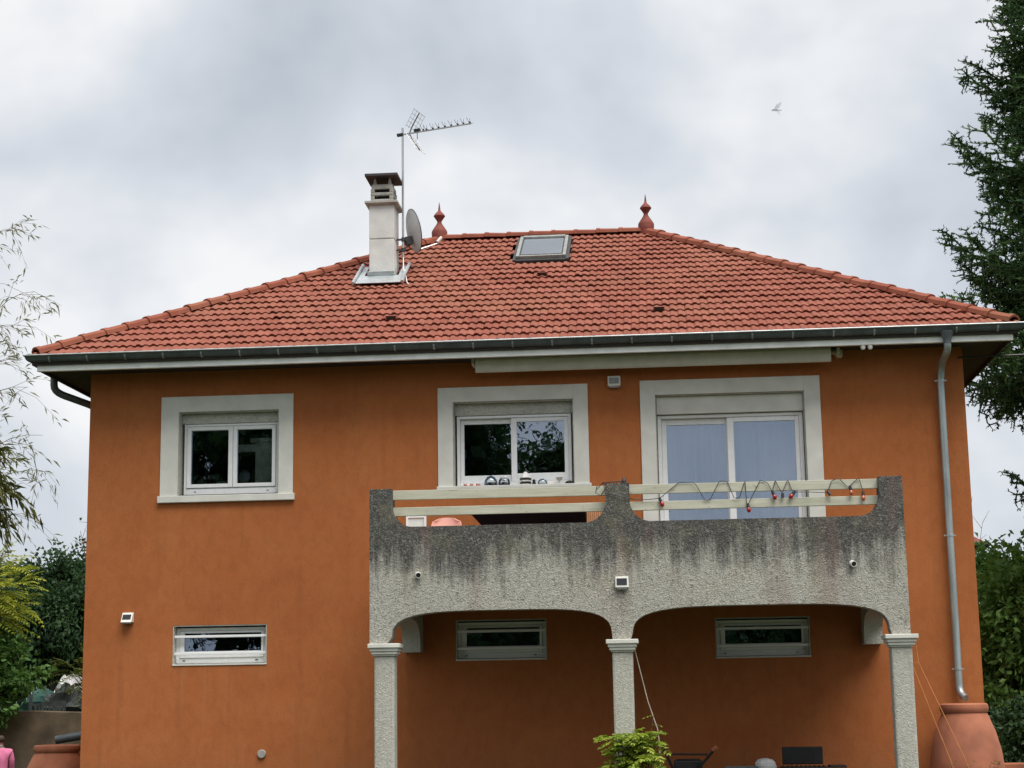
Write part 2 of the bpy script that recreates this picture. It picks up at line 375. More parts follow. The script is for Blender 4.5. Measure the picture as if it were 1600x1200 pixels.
# ------------------------------------------------------------ the house
W_, DEP, WT = 11.5, 8.2, .3
HOUSE = empty('house', (5.75, 4.1, 0), 'two-storey orange rendered house with red clay hipped roof and arched balcony', 'house')
OPEN = {'l': (1.22, 2.57, 4.40, 5.52), 'm': (4.89, 6.47, 4.42, 5.545), 'd': (7.54, 9.46, 3.15, 5.56), 'a': (1.19, 2.435, 2.185, 2.705), 'b': (4.90, 6.07, 2.185, 2.705), 'c': (8.21, 9.40, 2.16, 2.67)}
def holed_wall(x0, x1, z0, z1, holes, y0, y1):
    xs = sorted({x0, x1, *[h[0] for h in holes], *[h[1] for h in holes]}); zs = sorted({z0, z1, *[h[2] for h in holes], *[h[3] for h in holes]})
    idx = {}; V = []; F = []
    def vi(x, y, z):
        if (x, y, z) not in idx: idx[x, y, z] = len(V); V.append((x, y, z))
        return idx[x, y, z]
    hole = lambda i, k: not (0 <= i < len(xs)-1 and 0 <= k < len(zs)-1) or any(h[0] <= (xs[i]+xs[i+1])/2 <= h[1] and h[2] <= (zs[k]+zs[k+1])/2 <= h[3] for h in holes)
    for i in range(len(xs)-1):
        for k in range(len(zs)-1):
            if hole(i, k): continue
            a, b, c, d = xs[i], xs[i+1], zs[k], zs[k+1]
            F.append([vi(a, y0, c), vi(b, y0, c), vi(b, y0, d), vi(a, y0, d)]); F.append([vi(a, y1, c), vi(a, y1, d), vi(b, y1, d), vi(b, y1, c)])
            if hole(i-1, k): F.append([vi(a, y0, c), vi(a, y0, d), vi(a, y1, d), vi(a, y1, c)])
            if hole(i+1, k): F.append([vi(b, y0, c), vi(b, y1, c), vi(b, y1, d), vi(b, y0, d)])
            if hole(i, k-1): F.append([vi(a, y0, c), vi(a, y1, c), vi(b, y1, c), vi(b, y0, c)])
            if hole(i, k+1): F.append([vi(a, y0, d), vi(b, y0, d), vi(b, y1, d), vi(a, y1, d)])
    m = MB(); m.v = V; m.f = F; return m
holed_wall(0, W_, -.1, 6.12, list(OPEN.values()), 0, WT).build('front_wall', 'orange_render', HOUSE)
MB().box(.0, WT, WT+.001, DEP, -.1, 6.12).build('side_wall', 'orange_render', HOUSE)
MB().box(W_-WT, W_, WT+.001, DEP, -.1, 6.12).build('side_wall', 'orange_render', HOUSE)
MB().box(WT+.001, W_-WT-.001, DEP-WT, DEP-.002, -.1, 6.12).build('rear_wall', 'orange_render', HOUSE)
MB().box(WT+.002, W_-WT-.002, WT+.002, DEP-WT-.002, 2.82, 3.10).build('floor_slab', 'interior', HOUSE)
MB().box(WT+.002, W_-WT-.002, WT+.002, DEP-WT-.002, 5.95, 6.08).build('ceiling_slab', 'interior', HOUSE)
MB().box(WT+.004, W_-WT-.004, WT+2.8, WT+2.9, 0, 2.80).build('partition', 'interior', HOUSE)
MB().box(3.6, 3.75, WT+.004, DEP-WT-.004, 3.11, 5.94).build('partition', 'interior', HOUSE)
MB().box(6.95, 7.1, WT+.004, DEP-WT-.004, 3.11, 5.94).build('partition', 'interior', HOUSE)
MB().box(3.76, 6.94, 4.5, 4.6, 3.11, 5.94).build('partition', 'interior', HOUSE)
MB().box(.31, 3.59, 5.0, 5.1, 3.11, 5.94).build('partition', 'interior', HOUSE)

def lining(w, o, t=.012, y0=.004, y1=.29):
    """plaster lining of the reveal: two jambs and the lintel soffit"""
    x0, x1, z0, z1 = o
    MB().box(x0+.001, x0+t, y0, y1, z0+.001, z1-.001).build('reveal', 'reveal_plaster', w)
    MB().box(x1-t, x1-.001, y0, y1, z0+.001, z1-.001).build('reveal', 'reveal_plaster', w)
    MB().box(x0+t+.001, x1-t-.001, y0, y1, z1-t, z1-.001).build('lintel', 'reveal_plaster', w)
def frame_mesh(x0, x1, z0, z1, l, r, b, t, y0, y1):
    m = MB(); m.box(x0, x0+l, y0, y1, z0, z1); m.box(x1-r, x1, y0, y1, z0, z1); m.box(x0+l, x1-r, y0+.0005, y1-.0005, z0, z0+b); m.box(x0+l, x1-r, y0+.0005, y1-.0005, z1-t, z1); return m
def surround(w, o, so, name='surround', sill=None, y=-.022):
    x0, x1, z0, z1 = o; a, b, c, d = so
    m = MB(); m.box(a, x0, y, -.0005, c, d); m.box(x1, b, y, -.0005, c, d); m.box(x0, x1, y+.0004, -.0005, z1, d)
    m.build('surround', 'trim_paint', w, bevel=.004)
    if sill: MB().box(*sill).build('sill', 'trim_paint', w, bevel=.008)
def sash(w, x0, x1, z0, z1, g, y0, y1):
    """one glazed leaf: white frame and its pane; g = glass rectangle"""
    gx0, gx1, gz0, gz1 = g
    s = frame_mesh(x0, x1, z0, z1, gx0-x0, x1-gx1, gz0-z0, z1-gz1, y0, y1).build('sash', 'white_pvc', w, bevel=.006)
    # glazing bead
    frame_mesh(gx0-.002, gx1+.002, gz0-.002, gz1+.002, .012, .012, .012, .012, y0+.012, y0+.03).build('bead', 'white_pvc', s) if False else None
    ym = (y0+y1)/2
    MB().box(gx0-.01, gx1+.01, ym-.006, ym+.006, gz0-.01, gz1+.01).build('pane', 'pane_glass', s)
    return s
# upper left casement window
w = empty('window', (1.9, 0, 4.4), parent=HOUSE); tag(w, 'dark two-leaf casement window with pale surround')
o = OPEN['l']; lining(w, o); surround(w, o, (.98, 2.765, 4.385, 5.73), sill=(.955, 2.79, -.055, .14, 4.31, 4.40))
MB().box(o[0]+.014, o[1]-.014, .10, .26, 5.375, o[3]-.014).build('shutter_box', 'reveal_plaster', w, bevel=.004)
frame_mesh(1.265, 2.545, 4.425, 5.372, .035, .035, .085, .03, .115, .20).build('frame', 'white_pvc', w, bevel=.005)
sash(w, 1.305, 1.925, 4.515, 5.335, (1.36, 1.865, 4.565, 5.285), .10, .17)
sash(w, 1.93, 2.505, 4.515, 5.335, (1.985, 2.455, 4.565, 5.285), .10, .17)
for x in (1.42, 2.40): MB().box(x-.015, x+.015, .110, .116, 4.462, 4.470).build('drain_slot', 'black_plastic', w)
# middle sliding window
w = empty('window', (5.68, 0, 4.42), parent=HOUSE); tag(w, 'sliding two-leaf window with ornaments on its sill')
o = OPEN['m']; lining(w, o); surround(w, o, (4.69, 6.665, 4.405, 5.74), sill=(4.672, 6.69, -.05, .14, 4.385, 4.432))
MB().box(o[0]+.014, o[1]-.014, .10, .26, 5.378, o[3]-.014).build('shutter_box', 'reveal_plaster', w, bevel=.004)
frame_mesh(4.925, 6.435, 4.436, 5.374, .04, .04, .06, .035, .115, .24).build('frame', 'white_pvc', w, bevel=.005)
sash(w, 4.967, 5.70, 4.50, 5.335, (5.015, 5.635, 4.59, 5.272), .178, .222)
sash(w, 5.64, 6.393, 4.50, 5.335, (5.715, 6.34, 4.60, 5.282), .128, .172)
# sliding balcony door
w = empty('balcony_door', (8.5, 0, 3.15), parent=HOUSE); tag(w, 'white sliding glass door onto the balcony')
o = OPEN['d']; lining(w, o); surround(w, o, (7.345, 9.665, 3.12, 5.755))
MB().box(o[0]+.014, o[1]-.014, .06, .24, 5.315, o[3]-.014).build('shutter_box', 'trim_paint', w, bevel=.006)
frame_mesh(7.56, 9.44, 3.152, 5.305, .05, .05, .05, .04, .115, .25).build('frame', 'white_pvc', w, bevel=.005)
sash(w, 7.612, 8.52, 3.205, 5.262, (7.675, 8.445, 3.30, 5.185), .182, .228)
sash(w, 8.46, 9.388, 3.205, 5.262, (8.545, 9.335, 3.30, 5.20), .13, .176)
# three shallow hopper windows of the ground floor
for key, lab in (('a', 'shallow white hopper window with bars in open wall'), ('b', 'shallow barred hopper window under the balcony'), ('c', 'shallow barred hopper window under the balcony')):
    o = OPEN[key]; x0, x1, z0, z1 = o; w = empty('basement_window', ((x0+x1)/2, 0, z0), parent=HOUSE); w['label'] = lab
    lining(w, o)
    MB().box(x0+.001, x1-.001, -.012, .12, z0+.001, z0+.022).build('sill', 'trim_paint', w, bevel=.003)
    frame_mesh(x0+.014, x1-.014, z0+.03, z1-.03, .05, .05, .07, .04, .12, .20).build('frame', 'white_pvc', w, bevel=.005)
    sash(w, x0+.066, x1-.066, z0+.102, z1-.072, (x0+.125, x1-.10, z0+.185, z1-.10), .105, .165)
    for z in (z0+.375, z0+.155): MB().box(x0+.013, x1-.013, .03, .055, z-.016, z+.016).build('bar', 'white_pvc', w, bevel=.004)
    for x in (x0+.12, x1-.16): MB().box(x-.018, x+.018, .115, .121, z0+.062, z0+.072).build('drain_slot', 'black_plastic', w)

# ---------------- roof
EA = [Vector((-.60, -.60, 6.225)), Vector((12.10, -.60, 6.225)), Vector((12.10, 8.80, 6.225)), Vector((-.60, 8.80, 6.225))]
RL, RR = Vector((4.21, 4.10, 8.855)), Vector((7.48, 4.10, 8.855))
m = MB(); dz = Vector((0, 0, -.05)); dl = Vector((0, 0, -.12))
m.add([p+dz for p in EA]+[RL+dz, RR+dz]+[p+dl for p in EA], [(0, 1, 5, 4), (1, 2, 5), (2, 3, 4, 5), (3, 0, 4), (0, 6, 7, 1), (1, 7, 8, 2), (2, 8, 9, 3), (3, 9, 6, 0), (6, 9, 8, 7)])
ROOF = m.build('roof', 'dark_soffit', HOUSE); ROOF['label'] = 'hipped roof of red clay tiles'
TW, TE = .204, .2695                        # tile cover width and exposed length
PROF = [(0, .004), (.022, .024), (.054, .027), (.080, .009), (.102, .006), (.124, .018), (.154, .020), (.180, .007), (.2045, .004)]
def tile_geo():
    """local: u across, s up the slope, h off the roof plane"""
    V = []; n = len(PROF); t = .016; Ls = TE+.06
    for u, h in PROF: V.append((u, 0, h+.025))             # tail, raised on the tile below
    for u, h in PROF: V.append((u, Ls, h-.006))            # head
    for u, h in PROF: V.append((u, .006, h+.025-t-.004))   # undercut tail edge
    F = [(i, i+1, n+i+1, n+i) for i in range(n-1)] + [(2*n+i, 2*n+i+1, i+1, i) for i in range(n-1)]
    F += [(0, n, 2*n), (n-1, 3*n-1, 2*n-1)]
    return V, F
TV, TF = tile_geo(); TVn = np.array(TV)
tile_me = None
def slope(A, B, C, D, singles):
    u = (B-A).normalized(); s = ((D-A) - u*(D-A).dot(u)).normalized(); n = u.cross(s)
    Lu = (B-A).length; S = (D-A).dot(s); la = (D-A).dot(u)/S; lb = (Lu-(C-A).dot(u))/S
    if n.z < 0: n = -n
    Rm = Matrix((u, s, n)).transposed(); out = []
    rows = int(S/TE)+1
    for r in range(rows):
        s0 = -.045 + r*TE; off = (TW/2 if r % 2 else 0)
        k0 = int((la*max(0, s0)-off)/TW)-1; k1 = int((Lu-off)/TW)+2
        for k in range(k0, k1):
            x0 = k*TW+off; smid = max(0, s0+TE)
            if x0+TW < la*s0-.0 or x0 > Lu-lb*max(s0, 0): continue
            if s0+TE*.4 > S: continue
            edge = (x0 < la*(s0+TE+.06)) or (x0+TW > Lu-lb*(s0+TE+.06)) or s0+TE+.06 > S
            out.append((r, x0, s0, edge))
    return dict(A=A, Rm=Rm, la=la, lb=lb, Lu=Lu, S=S, items=out)
def tile_bm(sl, x0, s0, edge, jitter):
    bm = bmesh.new(); vs = [bm.verts.new((v[0]+x0, v[1]+s0, v[2]+jitter*(1-v[1]/TE))) for v in TV]
    for f in TF: bm.faces.new([vs[i] for i in f])
    if edge:
        for co, no in (((0, 0, 0), (-1, sl['la'], 0)), ((sl['Lu'], 0, 0), (1, sl['lb'], 0)), ((0, sl['S'], 0), (0, 1, 0))):
            bmesh.ops.bisect_plane(bm, geom=bm.verts[:]+bm.edges[:]+bm.faces[:], plane_co=co, plane_no=no, clear_outer=True)
    return bm
HOLES = [(5.50, 6.30, 2.74, 3.88), (3.40, 3.80, 2.12, 2.62)]        # skylight, chimney in plan
front = slope(EA[0], EA[1], RR, RL, True)
cosS = 4.7/front['S']
def in_hole(sl, x0, s0):
    cx = x0+TW/2-.60; cy = -.60+(s0+TE/2)*cosS
    return any(h[0]-.0 < cx < h[1]+.0 and h[2]-.02 < cy < h[3]+.02 for h in HOLES)
fitems = [i for i in front['items'] if not in_hole(front, i[1], i[2])]
def sizekey(it):  # nearer rows show larger
    return it[0]*100 + abs(it[1]-8.2)
order = sorted(fitems, key=sizekey)
full = bpy.data.meshes.new('tile'); full.from_pydata(TV, [], TF)
bm = bmesh.new(); bm.from_mesh(full); bmesh.ops.recalc_face_normals(bm, faces=bm.faces); bm.to_mesh(full); bm.free()
full.materials.append(MATS['clay_tile']); full.shade_flat()
Rm4 = front['Rm'].to_4x4(); cnt = 0
for it in order[:300]:
    r, x0, s0, edge = it
    if edge:
        bm = tile_bm(front, x0, s0, True, 0)
        if len(bm.faces) < 3: bm.free(); continue
        bmesh.ops.translate(bm, vec=(-x0, -s0, 0), verts=bm.verts); me = bpy.data.meshes.new('tile'); bm.to_mesh(me); bm.free(); me.materials.append(MATS['clay_tile'])
    else: me = full
    o = bpy.data.objects.new('tile', me); COL.objects.link(o)
    wp = front['A'] + front['Rm'] @ Vector((x0, s0, 0)); WORLD[o] = wp
    o.parent = ROOF; o.location = wp-WORLD[ROOF]
    q = Matrix.Rotation(random.gauss(0, .004), 3, 'X') @ Matrix.Rotation(random.gauss(0, .008), 3, 'Z') @ Matrix.Rotation(random.gauss(0, .008), 3, 'Y')
    o.rotation_euler = (front['Rm'] @ q).to_euler(); cnt += 1
parts = []
def stuff_tiles(sl, items):
    Rn = np.array(sl['Rm']); A = np.array(sl['A'])
    for r, x0, s0, edge in items:
        bm = None
        if edge:
            bm = tile_bm(sl, x0, s0, True, random.gauss(0, .002)); bmesh.ops.triangulate(bm, faces=bm.faces[:]); bm.verts.index_update()
            V = np.array([v.co[:] for v in bm.verts]).reshape(-1, 3); F = np.array([[v.index for v in f.verts] for f in bm.faces]).reshape(-1, 3); bm.free()
            if not len(F): continue
        else:
            V = TVn + [x0, s0, 0]; V[:, 2] += random.gauss(0, .003)*(1-(V[:, 1]-s0)/TE); V[:, 1] += random.gauss(0, .003)
            F = TRI
        parts.append((V @ Rn.T + A, F, np.full(len(F), random.random())))
TRI = np.array([t for f in TF for t in ([(f[0], f[1], f[2]), (f[0], f[2], f[3])] if len(f) == 4 else [f])])
stuff_tiles(front, order[300:])
V, F, v = join_arrays(parts); o = fast_mesh('roof_tiles', V, F, 'clay_tile', ROOF, v, origin=(5.7, 2, 7)); o['kind'] = 'stuff'; o['label'] = 'upper courses of red clay tiles'
parts = []
for a, b, c, d in ((EA[1], EA[2], RR, RR), (EA[2], EA[3], RL, RR), (EA[3], EA[0], RL, RL)):
    s_ = slope(a, b, c, d, False); stuff_tiles(s_, s_['items'])
V, F, v = join_arrays(parts); o = fast_mesh('roof_tiles', V, F, 'clay_tile', ROOF, v, origin=(5.7, 6, 7)); o['kind'] = 'stuff'; o['label'] = 'clay tiles of the side and rear slopes'
def hip_row(A, B, step, name, rad=.106, reach=.02):
    d = (B-A); Ln = d.length; t = d.normalized(); sd = t.cross(Vector((0, 0, 1))).normalized(); un = sd.cross(t)
    if un.z < 0: un = -un
    n = round(Ln/step); st = Ln/n
    def ring(q, r, h): return [tuple(t*q + sd*(math.sin(a)*r*1.12) + un*(math.cos(a)*r*.74+h)) for a in [R(g) for g in (-104, -62, -24, 0, 24, 62, 104)]]
    V = ring(-.03, rad*1.10, -.03)+ring(.03, rad*1.10, -.03)+ring(.034, rad*.98, -.03)+ring(st+.02, rad*.90, -.035)+ring(-.03, rad*.92, -.045)
    F = [(r_*7+i, r_*7+i+1, (r_+1)*7+i+1, (r_+1)*7+i) for r_ in range(3) for i in range(6)] + [(28+i, 29+i, i+1, i) for i in range(6)]
    me = bpy.data.meshes.new(name); me.from_pydata(V, [], F); bm = bmesh.new(); bm.from_mesh(me); bmesh.ops.recalc_face_normals(bm, faces=bm.faces); bm.to_mesh(me); bm.free()
    # make sure the shell faces outward
    if sum(p.normal.dot(un) for p in me.polygons) < 0: me.flip_normals()
    me.materials.append(MATS['hip_clay']); me.shade_smooth()
    me.set_sharp_from_angle(angle=R(35)) if hasattr(me, 'set_sharp_from_angle') else None
    for i in range(n):
        o = bpy.data.objects.new(name, me); COL.objects.link(o); wp = A + t*(i*st) + un*random.gauss(.035, .004); WORLD[o] = wp; o.parent = ROOF; o.location = wp-WORLD[ROOF]; o.rotation_euler = (random.gauss(0, .008), random.gauss(0, .008), random.gauss(0, .01))
lift = Vector((0, 0, .02))
hip_row(EA[0]+lift+(RL-EA[0])*.012, RL+lift, .335, 'hip_tile'); hip_row(EA[1]+lift+(RR-EA[1])*.012, RR+lift, .335, 'hip_tile'); hip_row(EA[2]+lift, RR+lift, .335, 'hip_tile'); hip_row(EA[3]+lift, RL+lift, .335, 'hip_tile')
hip_row(RL+Vector((.05, 0, .03)), RR+Vector((-.05, 0, .03)), .36, 'ridge_tile', rad=.092)
for p in (RL, RR):
    prof = [(.118, -.08), (.122, .05), (.126, .13), (.118, .155), (.085, .21), (.05, .265), (.036, .295), (.034, .315), (.05, .345), (.076, .385), (.092, .41), (.088, .425), (.062, .46), (.034, .49), (.020, .51), (.014, .57), (.003, .655)]
    f = MB().lathe([(r, z*.94) for r, z in prof], (p.x, p.y, p.z+.02), 16).build('finial', 'finial_clay', ROOF, smooth=True)
# little roof vents (chatieres)
def roofpt(x, y, h=0): 
    return Vector((x, y, 6.225+.5596*(y+.6))) + Vector((0, -.488, .873))*h
us = Vector((1, 0, 0)); ss = Vector((0, .873, .4883)); ns = Vector((0, -.4883, .873))
for x, y in ((4.03, .33), (5.97, 2.03), (7.63, .32)):
    m = MB(); c = roofpt(x, y+.02, .066)
    m.obox(c, us*.075, ss*.06-ns*.014, ns*.006); m.obox(roofpt(x-.07, y, .045), us*.006, ss*.05, ns*.018); m.obox(roofpt(x+.07, y, .045), us*.006, ss*.05, ns*.018)
    vt = m.build('vent_hood', 'clay_tile', ROOF, bevel=.004)
    MB().obox(roofpt(x, y-.03, .055), us*.063, ss*.006, ns*.022).build('vent_mouth', 'black_plastic', ROOF)

# skylight
SK = empty('skylight', roofpt(5.90, 2.78), parent=HOUSE); SK['label'] = 'grey framed roof window with pale glass'
xa, xb, ya, yb = 5.525, 6.275, 2.80, 3.84
def sbox(xa, xb, ya, yb, h0, h1):
    c = (roofpt((xa+xb)/2, (ya+yb)/2, (h0+h1)/2)); return MB().obox(c, us*(xb-xa)/2, ss*((yb-ya)/2/.873), ns*((h1-h0)/2))
for args in ((xa-.045, xa, ya-.07, yb+.06, 0, .06), (xb, xb+.045, ya-.07, yb+.06, 0, .06), (xa, xb, ya-.07, ya, .0, .05), (xa, xb, yb, yb+.06, 0, .07)):
    sbox(*args).build('flashing', 'dark_metal', SK, bevel=.004)
for args in ((xa, xa+.05, ya, yb, .0, .10), (xb-.05, xb, ya, yb, 0, .10), (xa+.05, xb-.05, ya, ya+.04, .0, .098), (xa+.05, xb-.05, yb-.07, yb, 0, .11)):
    sbox(*args).build('frame', 'sky_frame', SK, bevel=.006)
for args in ((xa+.051, xa+.066, ya+.04, yb-.07, .085, .102), (xb-.066, xb-.051, ya+.04, yb-.07, .085, .102), (xa+.066, xb-.066, ya+.041, ya+.058, .085, .102)):
    sbox(*args).build('gasket', 'black_plastic', SK)
sbox(xa+.045, xb-.045, ya+.035, yb-.06, .078, .088).build('pane', 'roof_glass', SK)
sbox(xa+.04, xb-.04, ya+.03, yb-.05, .03, .045).build('blind', 'awning_cream', SK)

# chimney
CH = empty('chimney', (3.6, 2.37, 7.7), parent=HOUSE); CH['label'] = 'pale rendered chimney with concrete cowl and dark cap slab'
cx0, cx1, cy0, cy1 = 3.415, 3.785, 2.14, 2.60
MB().box(cx0, cx1, cy0, cy1, 7.55, 8.385).build('shaft', 'chimney_render', CH, bevel=.008)
MB().box(cx0+.004, cx1-.004, cy0+.004, cy1-.004, 8.385, 8.40).build('joint', 'concrete', CH)
MB().box(cx0, cx1, cy0, cy1, 8.40, 8.90).build('shaft', 'chimney_render', CH, bevel=.008)
m = MB(); m.add([(cx0, cy0, 8.90), (cx1, cy0, 8.90), (cx1, cy1, 8.90), (cx0, cy1, 8.90), (cx0-.06, cy0-.06, 8.93), (cx1+.06, cy0-.06, 8.93), (cx1+.06, cy1+.06, 8.93), (cx0-.06, cy1+.06, 8.93), (cx0-.06, cy0-.06, 8.965), (cx1+.06, cy0-.06, 8.965), (cx1+.06, cy1+.06, 8.965), (cx0-.06, cy1+.06, 8.965)],
                [(3, 2, 1, 0), (8, 9, 10, 11)]+[(a, (a+1) % 4, 4+(a+1) % 4, 4+a) for a in range(4)]+[(4+a, 4+(a+1) % 4, 8+(a+1) % 4, 8+a) for a in range(4)])
m.build('crown_slab', 'concrete', CH, bevel=.004)
def cowl_ring(z, h, inset=.0):
    m = MB(); a, b, c, d = cx0+.015+inset, cx1-.015-inset, cy0+.03+inset, cy1-.03-inset; t = .055
    m.box(a, b, c, c+t, z, z+h); m.box(a, b, d-t, d, z, z+h); m.box(a, a+t, c+t, d-t, z, z+h); m.box(b-t, b, c+t, d-t, z, z+h)
    return m.build('cowl_ring', 'concrete', CH, bevel=.012)
cowl_ring(8.967, .045); cowl_ring(9.065, .05); cowl_ring(9.165, .075, .012)
for z in (9.012, 9.115):
    for x in (cx0+.015, cx1-.075):
        for y in (cy0+.03, cy1-.09): MB().box(x+.002, x+.058, y+.002, y+.058, z-.002, z+.055).build('cowl_post', 'concrete', CH, bevel=.008)
MB().box(cx0+.10, cx1-.10, cy0+.12, cy1-.12, 8.96, 9.235).build('flue', 'black_iron', CH)
for x in (cx0+.075, cx1-.075):
    for y in (cy0+.09, cy1-.09): MB().tube([(x, y, 9.23), (x, y, 9.345)], [.03, .016], 8).build('cap_foot', 'concrete', CH, smooth=True)
MB().box(cx0-.06, cx1+.06, cy0-.05, cy1+.05, 9.345, 9.385).build('rain_cap', 'slate_cap', CH, bevel=.004)
m = MB(); m.obox(roofpt(3.6, 1.97, .075), us*.33, ss*.19, ns*.006)
m.obox(roofpt(3.30, 2.30, .07), us*.05, ss*.34, ns*.006); m.obox(roofpt(3.90, 2.30, .07), us*.05, ss*.34, ns*.006)
m.obox(roofpt(3.6, 2.125, .10), us*.20, ss*.006, ns*.05); m.build('flashing', 'flash_metal', CH, bevel=.003)
for x in (3.30, 3.90):
    m = MB(); m.tube([roofpt(x-.06*(1 if x < 3.6 else -1), 1.80, .085), roofpt(x-.05*(1 if x < 3.6 else -1), 2.0, .10), roofpt(x-.05*(1 if x < 3.6 else -1), 2.62, .10)], .025, 6)
    m.build('flashing_roll', 'flash_metal', CH, smooth=True)
MB().box(cx0-.012, cx1+.012, cy0-.012, cy1+.012, 7.60, 7.86).build('base_collar', 'flash_metal', CH, bevel=.004)

# fascia, soffit, gutters, downpipes
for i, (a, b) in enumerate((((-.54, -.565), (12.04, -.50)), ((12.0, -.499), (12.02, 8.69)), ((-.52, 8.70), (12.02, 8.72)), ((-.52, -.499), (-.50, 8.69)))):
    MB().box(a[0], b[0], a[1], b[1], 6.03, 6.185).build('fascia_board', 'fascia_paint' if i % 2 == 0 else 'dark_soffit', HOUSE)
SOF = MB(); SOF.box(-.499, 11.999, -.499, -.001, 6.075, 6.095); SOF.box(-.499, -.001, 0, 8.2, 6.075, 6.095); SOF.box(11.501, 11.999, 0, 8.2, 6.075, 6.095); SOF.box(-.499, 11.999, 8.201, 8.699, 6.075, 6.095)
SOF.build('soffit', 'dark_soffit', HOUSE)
def gutter():
    prof = [(.525, .0)] + [(.60+.072*math.sin(a), -.010-.066*math.cos(a)) for a in [R(-80+i*20) for i in range(9)]] + [(.683, .002), (.672, .012)]   # (distance out from wall, z)
    V = []; F = []; n = len(prof)
    for sx, sy in ((-1, -1), (1, -1), (1, 1), (-1, 1)):
        for d, z in prof: V.append(((-d if sx < 0 else 11.5+d), (-d if sy < 0 else 8.2+d), 6.215+z))
    for c in range(4):
        for k in range(n-1): F.append((c*n+k, c*n+k+1, ((c+1) % 4)*n+k+1, ((c+1) % 4)*n+k))
    m = MB(); m.v = V; m.f = F; g = m.build('gutter', 'zinc', HOUSE, smooth=True, fix=True)
    s = g.modifiers.new('solid', 'SOLIDIFY'); s.thickness = .003
    m = MB(); q = .687
    for a, b in (((-q, -q), (11.5+q, -q)), ((11.5+q, -q), (11.5+q, 8.2+q)), ((11.5+q, 8.2+q), (-q, 8.2+q)), ((-q, 8.2+q), (-q, -q))): m.tube([(a[0], a[1], 6.224), (b[0], b[1], 6.224)], .011, 8)
    m.build('lip', 'gutter_lip', g, smooth=True)
    x = -.35
    while x < 12:
        pts = [(x, -.60-.076*math.sin(a), 6.205-.070*math.cos(a)) for a in [R(-20+i*18) for i in range(7)]]
        h = MB(); 
        for i in range(len(pts)-1):
            a, b = Vector(pts[i]), Vector(pts[i+1]); h.obox((a+b)/2, (.011, 0, 0), (b-a)/2, Vector((1, 0, 0)).cross(b-a).normalized()*.002)
        h.build('bracket', 'zinc_pipe', g); x += .508
    return g
gutter()
def downpipe(path, label, clamps=(), r=.045, mat='zinc_pipe'):
    d = MB().tube(path, r, 14).build('downpipe', mat, HOUSE, smooth=True); d['label'] = label
    for c, ax in clamps:
        c = Vector(c); k = MB().tube([c+Vector((0, 0, -.012)), c+Vector((0, 0, .012))], r+.006, 14); k.obox(c+Vector((0, .0, 0)), (.075, 0, 0), (0, .008, 0), (0, 0, .007))
        k.build('clamp', 'gutter_lip', d)
    return d
def bez(p, n=8):
    P = [Vector(q) for q in p]; out = []
    for i in range(n+1):
        t = i/n; Q = P[:]
        while len(Q) > 1: Q = [Q[j].lerp(Q[j+1], t) for j in range(len(Q)-1)]
        out.append(Q[0])
    return out
pth = [(11.22, -.60, 6.15), (11.22, -.60, 6.04)] + bez([(11.22, -.60, 5.98), (11.22, -.58, 5.84), (11.20, -.14, 5.92), (11.20, -.10, 5.72)], 10) + [(11.19, -.09, 5.60), (11.19, -.09, 1.80)] + bez([(11.19, -.09, 1.76), (11.19, -.10, 1.67), (11.24, -.20, 1.62)], 5)
downpipe(pth, 'zinc downpipe with swan neck on the front wall', [((11.19, -.09, 5.62), 0), ((11.19, -.09, 3.64), 0), ((11.19, -.09, 1.98), 0)])
MB().lathe([(.09, 0), (.085, -.03), (.05, -.10), (.05, -.16)][::-1], (11.22, -.60, 6.16), 14, False).build('gutter_outlet', 'zinc', HOUSE, smooth=True)
pth = [(-.60, .25, 6.14), (-.60, .25, 6.04)] + bez([(-.60, .25, 6.0), (-.60, .25, 5.90), (-.52, .30, 5.87), (-.40, .36, 5.83)], 6) + bez([(-.2, .5, 5.76), (-.08, .58, 5.72), (-.07, .62, 5.6)], 5) + [(-.07, .62, .3)]
downpipe(pth, 'zinc downpipe on the left side wall', r=.05, mat='zinc')

# ---------------- balcony (part of the house)
BA = empty('balcony', (7.26, -1.35, 0), parent=HOUSE); BA['label'] = 'stained roughcast balcony on three columns with flat arches'
def lin(a, b, n): return [a+(b-a)*i/n for i in range(n+1)]
F0, F1 = -2.73, -2.49
def arch(x, a, b, z0=2.34, h=.35):
    t = min(1, abs((x-(a+b)/2)/((b-a)/2))); return z0+h*(1-t**4)**(1/3.5)
def swoop(x, a, b, z0=3.65, h=.25, w=.24):
    q = min(x-a, b-x)
    return z0 if q >= w else z0+h*(1-math.sqrt(max(0, 1-((w-q)/w)**2)))
bays = ((4.50, 6.95), (7.22, 10.01)); arches = ((4.495, 6.985), (7.215, 10.05))
xs = []
for x in lin(4.245, 4.495, 4)[:-1]: xs.append((x, 4.09, 2.335))
def tops(x):
    for a, b in bays:
        if a < x < b: return swoop(x, a, b)
    return 4.09
def bots(x):
    for a, b in arches:
        if a < x < b: return arch(x, a, b)
    return 2.335
st = sorted(set([round(v, 4) for v in lin(4.245, 10.27, 90)] + [round(q+s_*d, 4) for (a, b) in bays for d in (.002, .01, .025, .05, .08, .12, .17, .22, .26) for q, s_ in ((a, 1), (b, -1))] + [round(q+s_*d, 4) for (a, b) in arches for d in (.001, .004, .012, .03, .06, .1, .16, .25, .4) for q, s_ in ((a, 1), (b, -1))]))
top = []; bot = []
for x in st:
    for a, b in bays:
        if abs(x-(a+.002)) < 1e-6: top.append((a, 4.09)); bot.append((a, bots(a)))
        if False: pass
    top.append((x, tops(x))); bot.append((x, bots(x)))
    for a, b in bays:
        if abs(x-(b-.002)) < 1e-6: top.append((b, 4.09)); bot.append((b, bots(b)))
o_ = MB().strip(top, bot, F0, F1).build('parapet', 'stained_roughcast', BA, bevel=.018, fix=True)
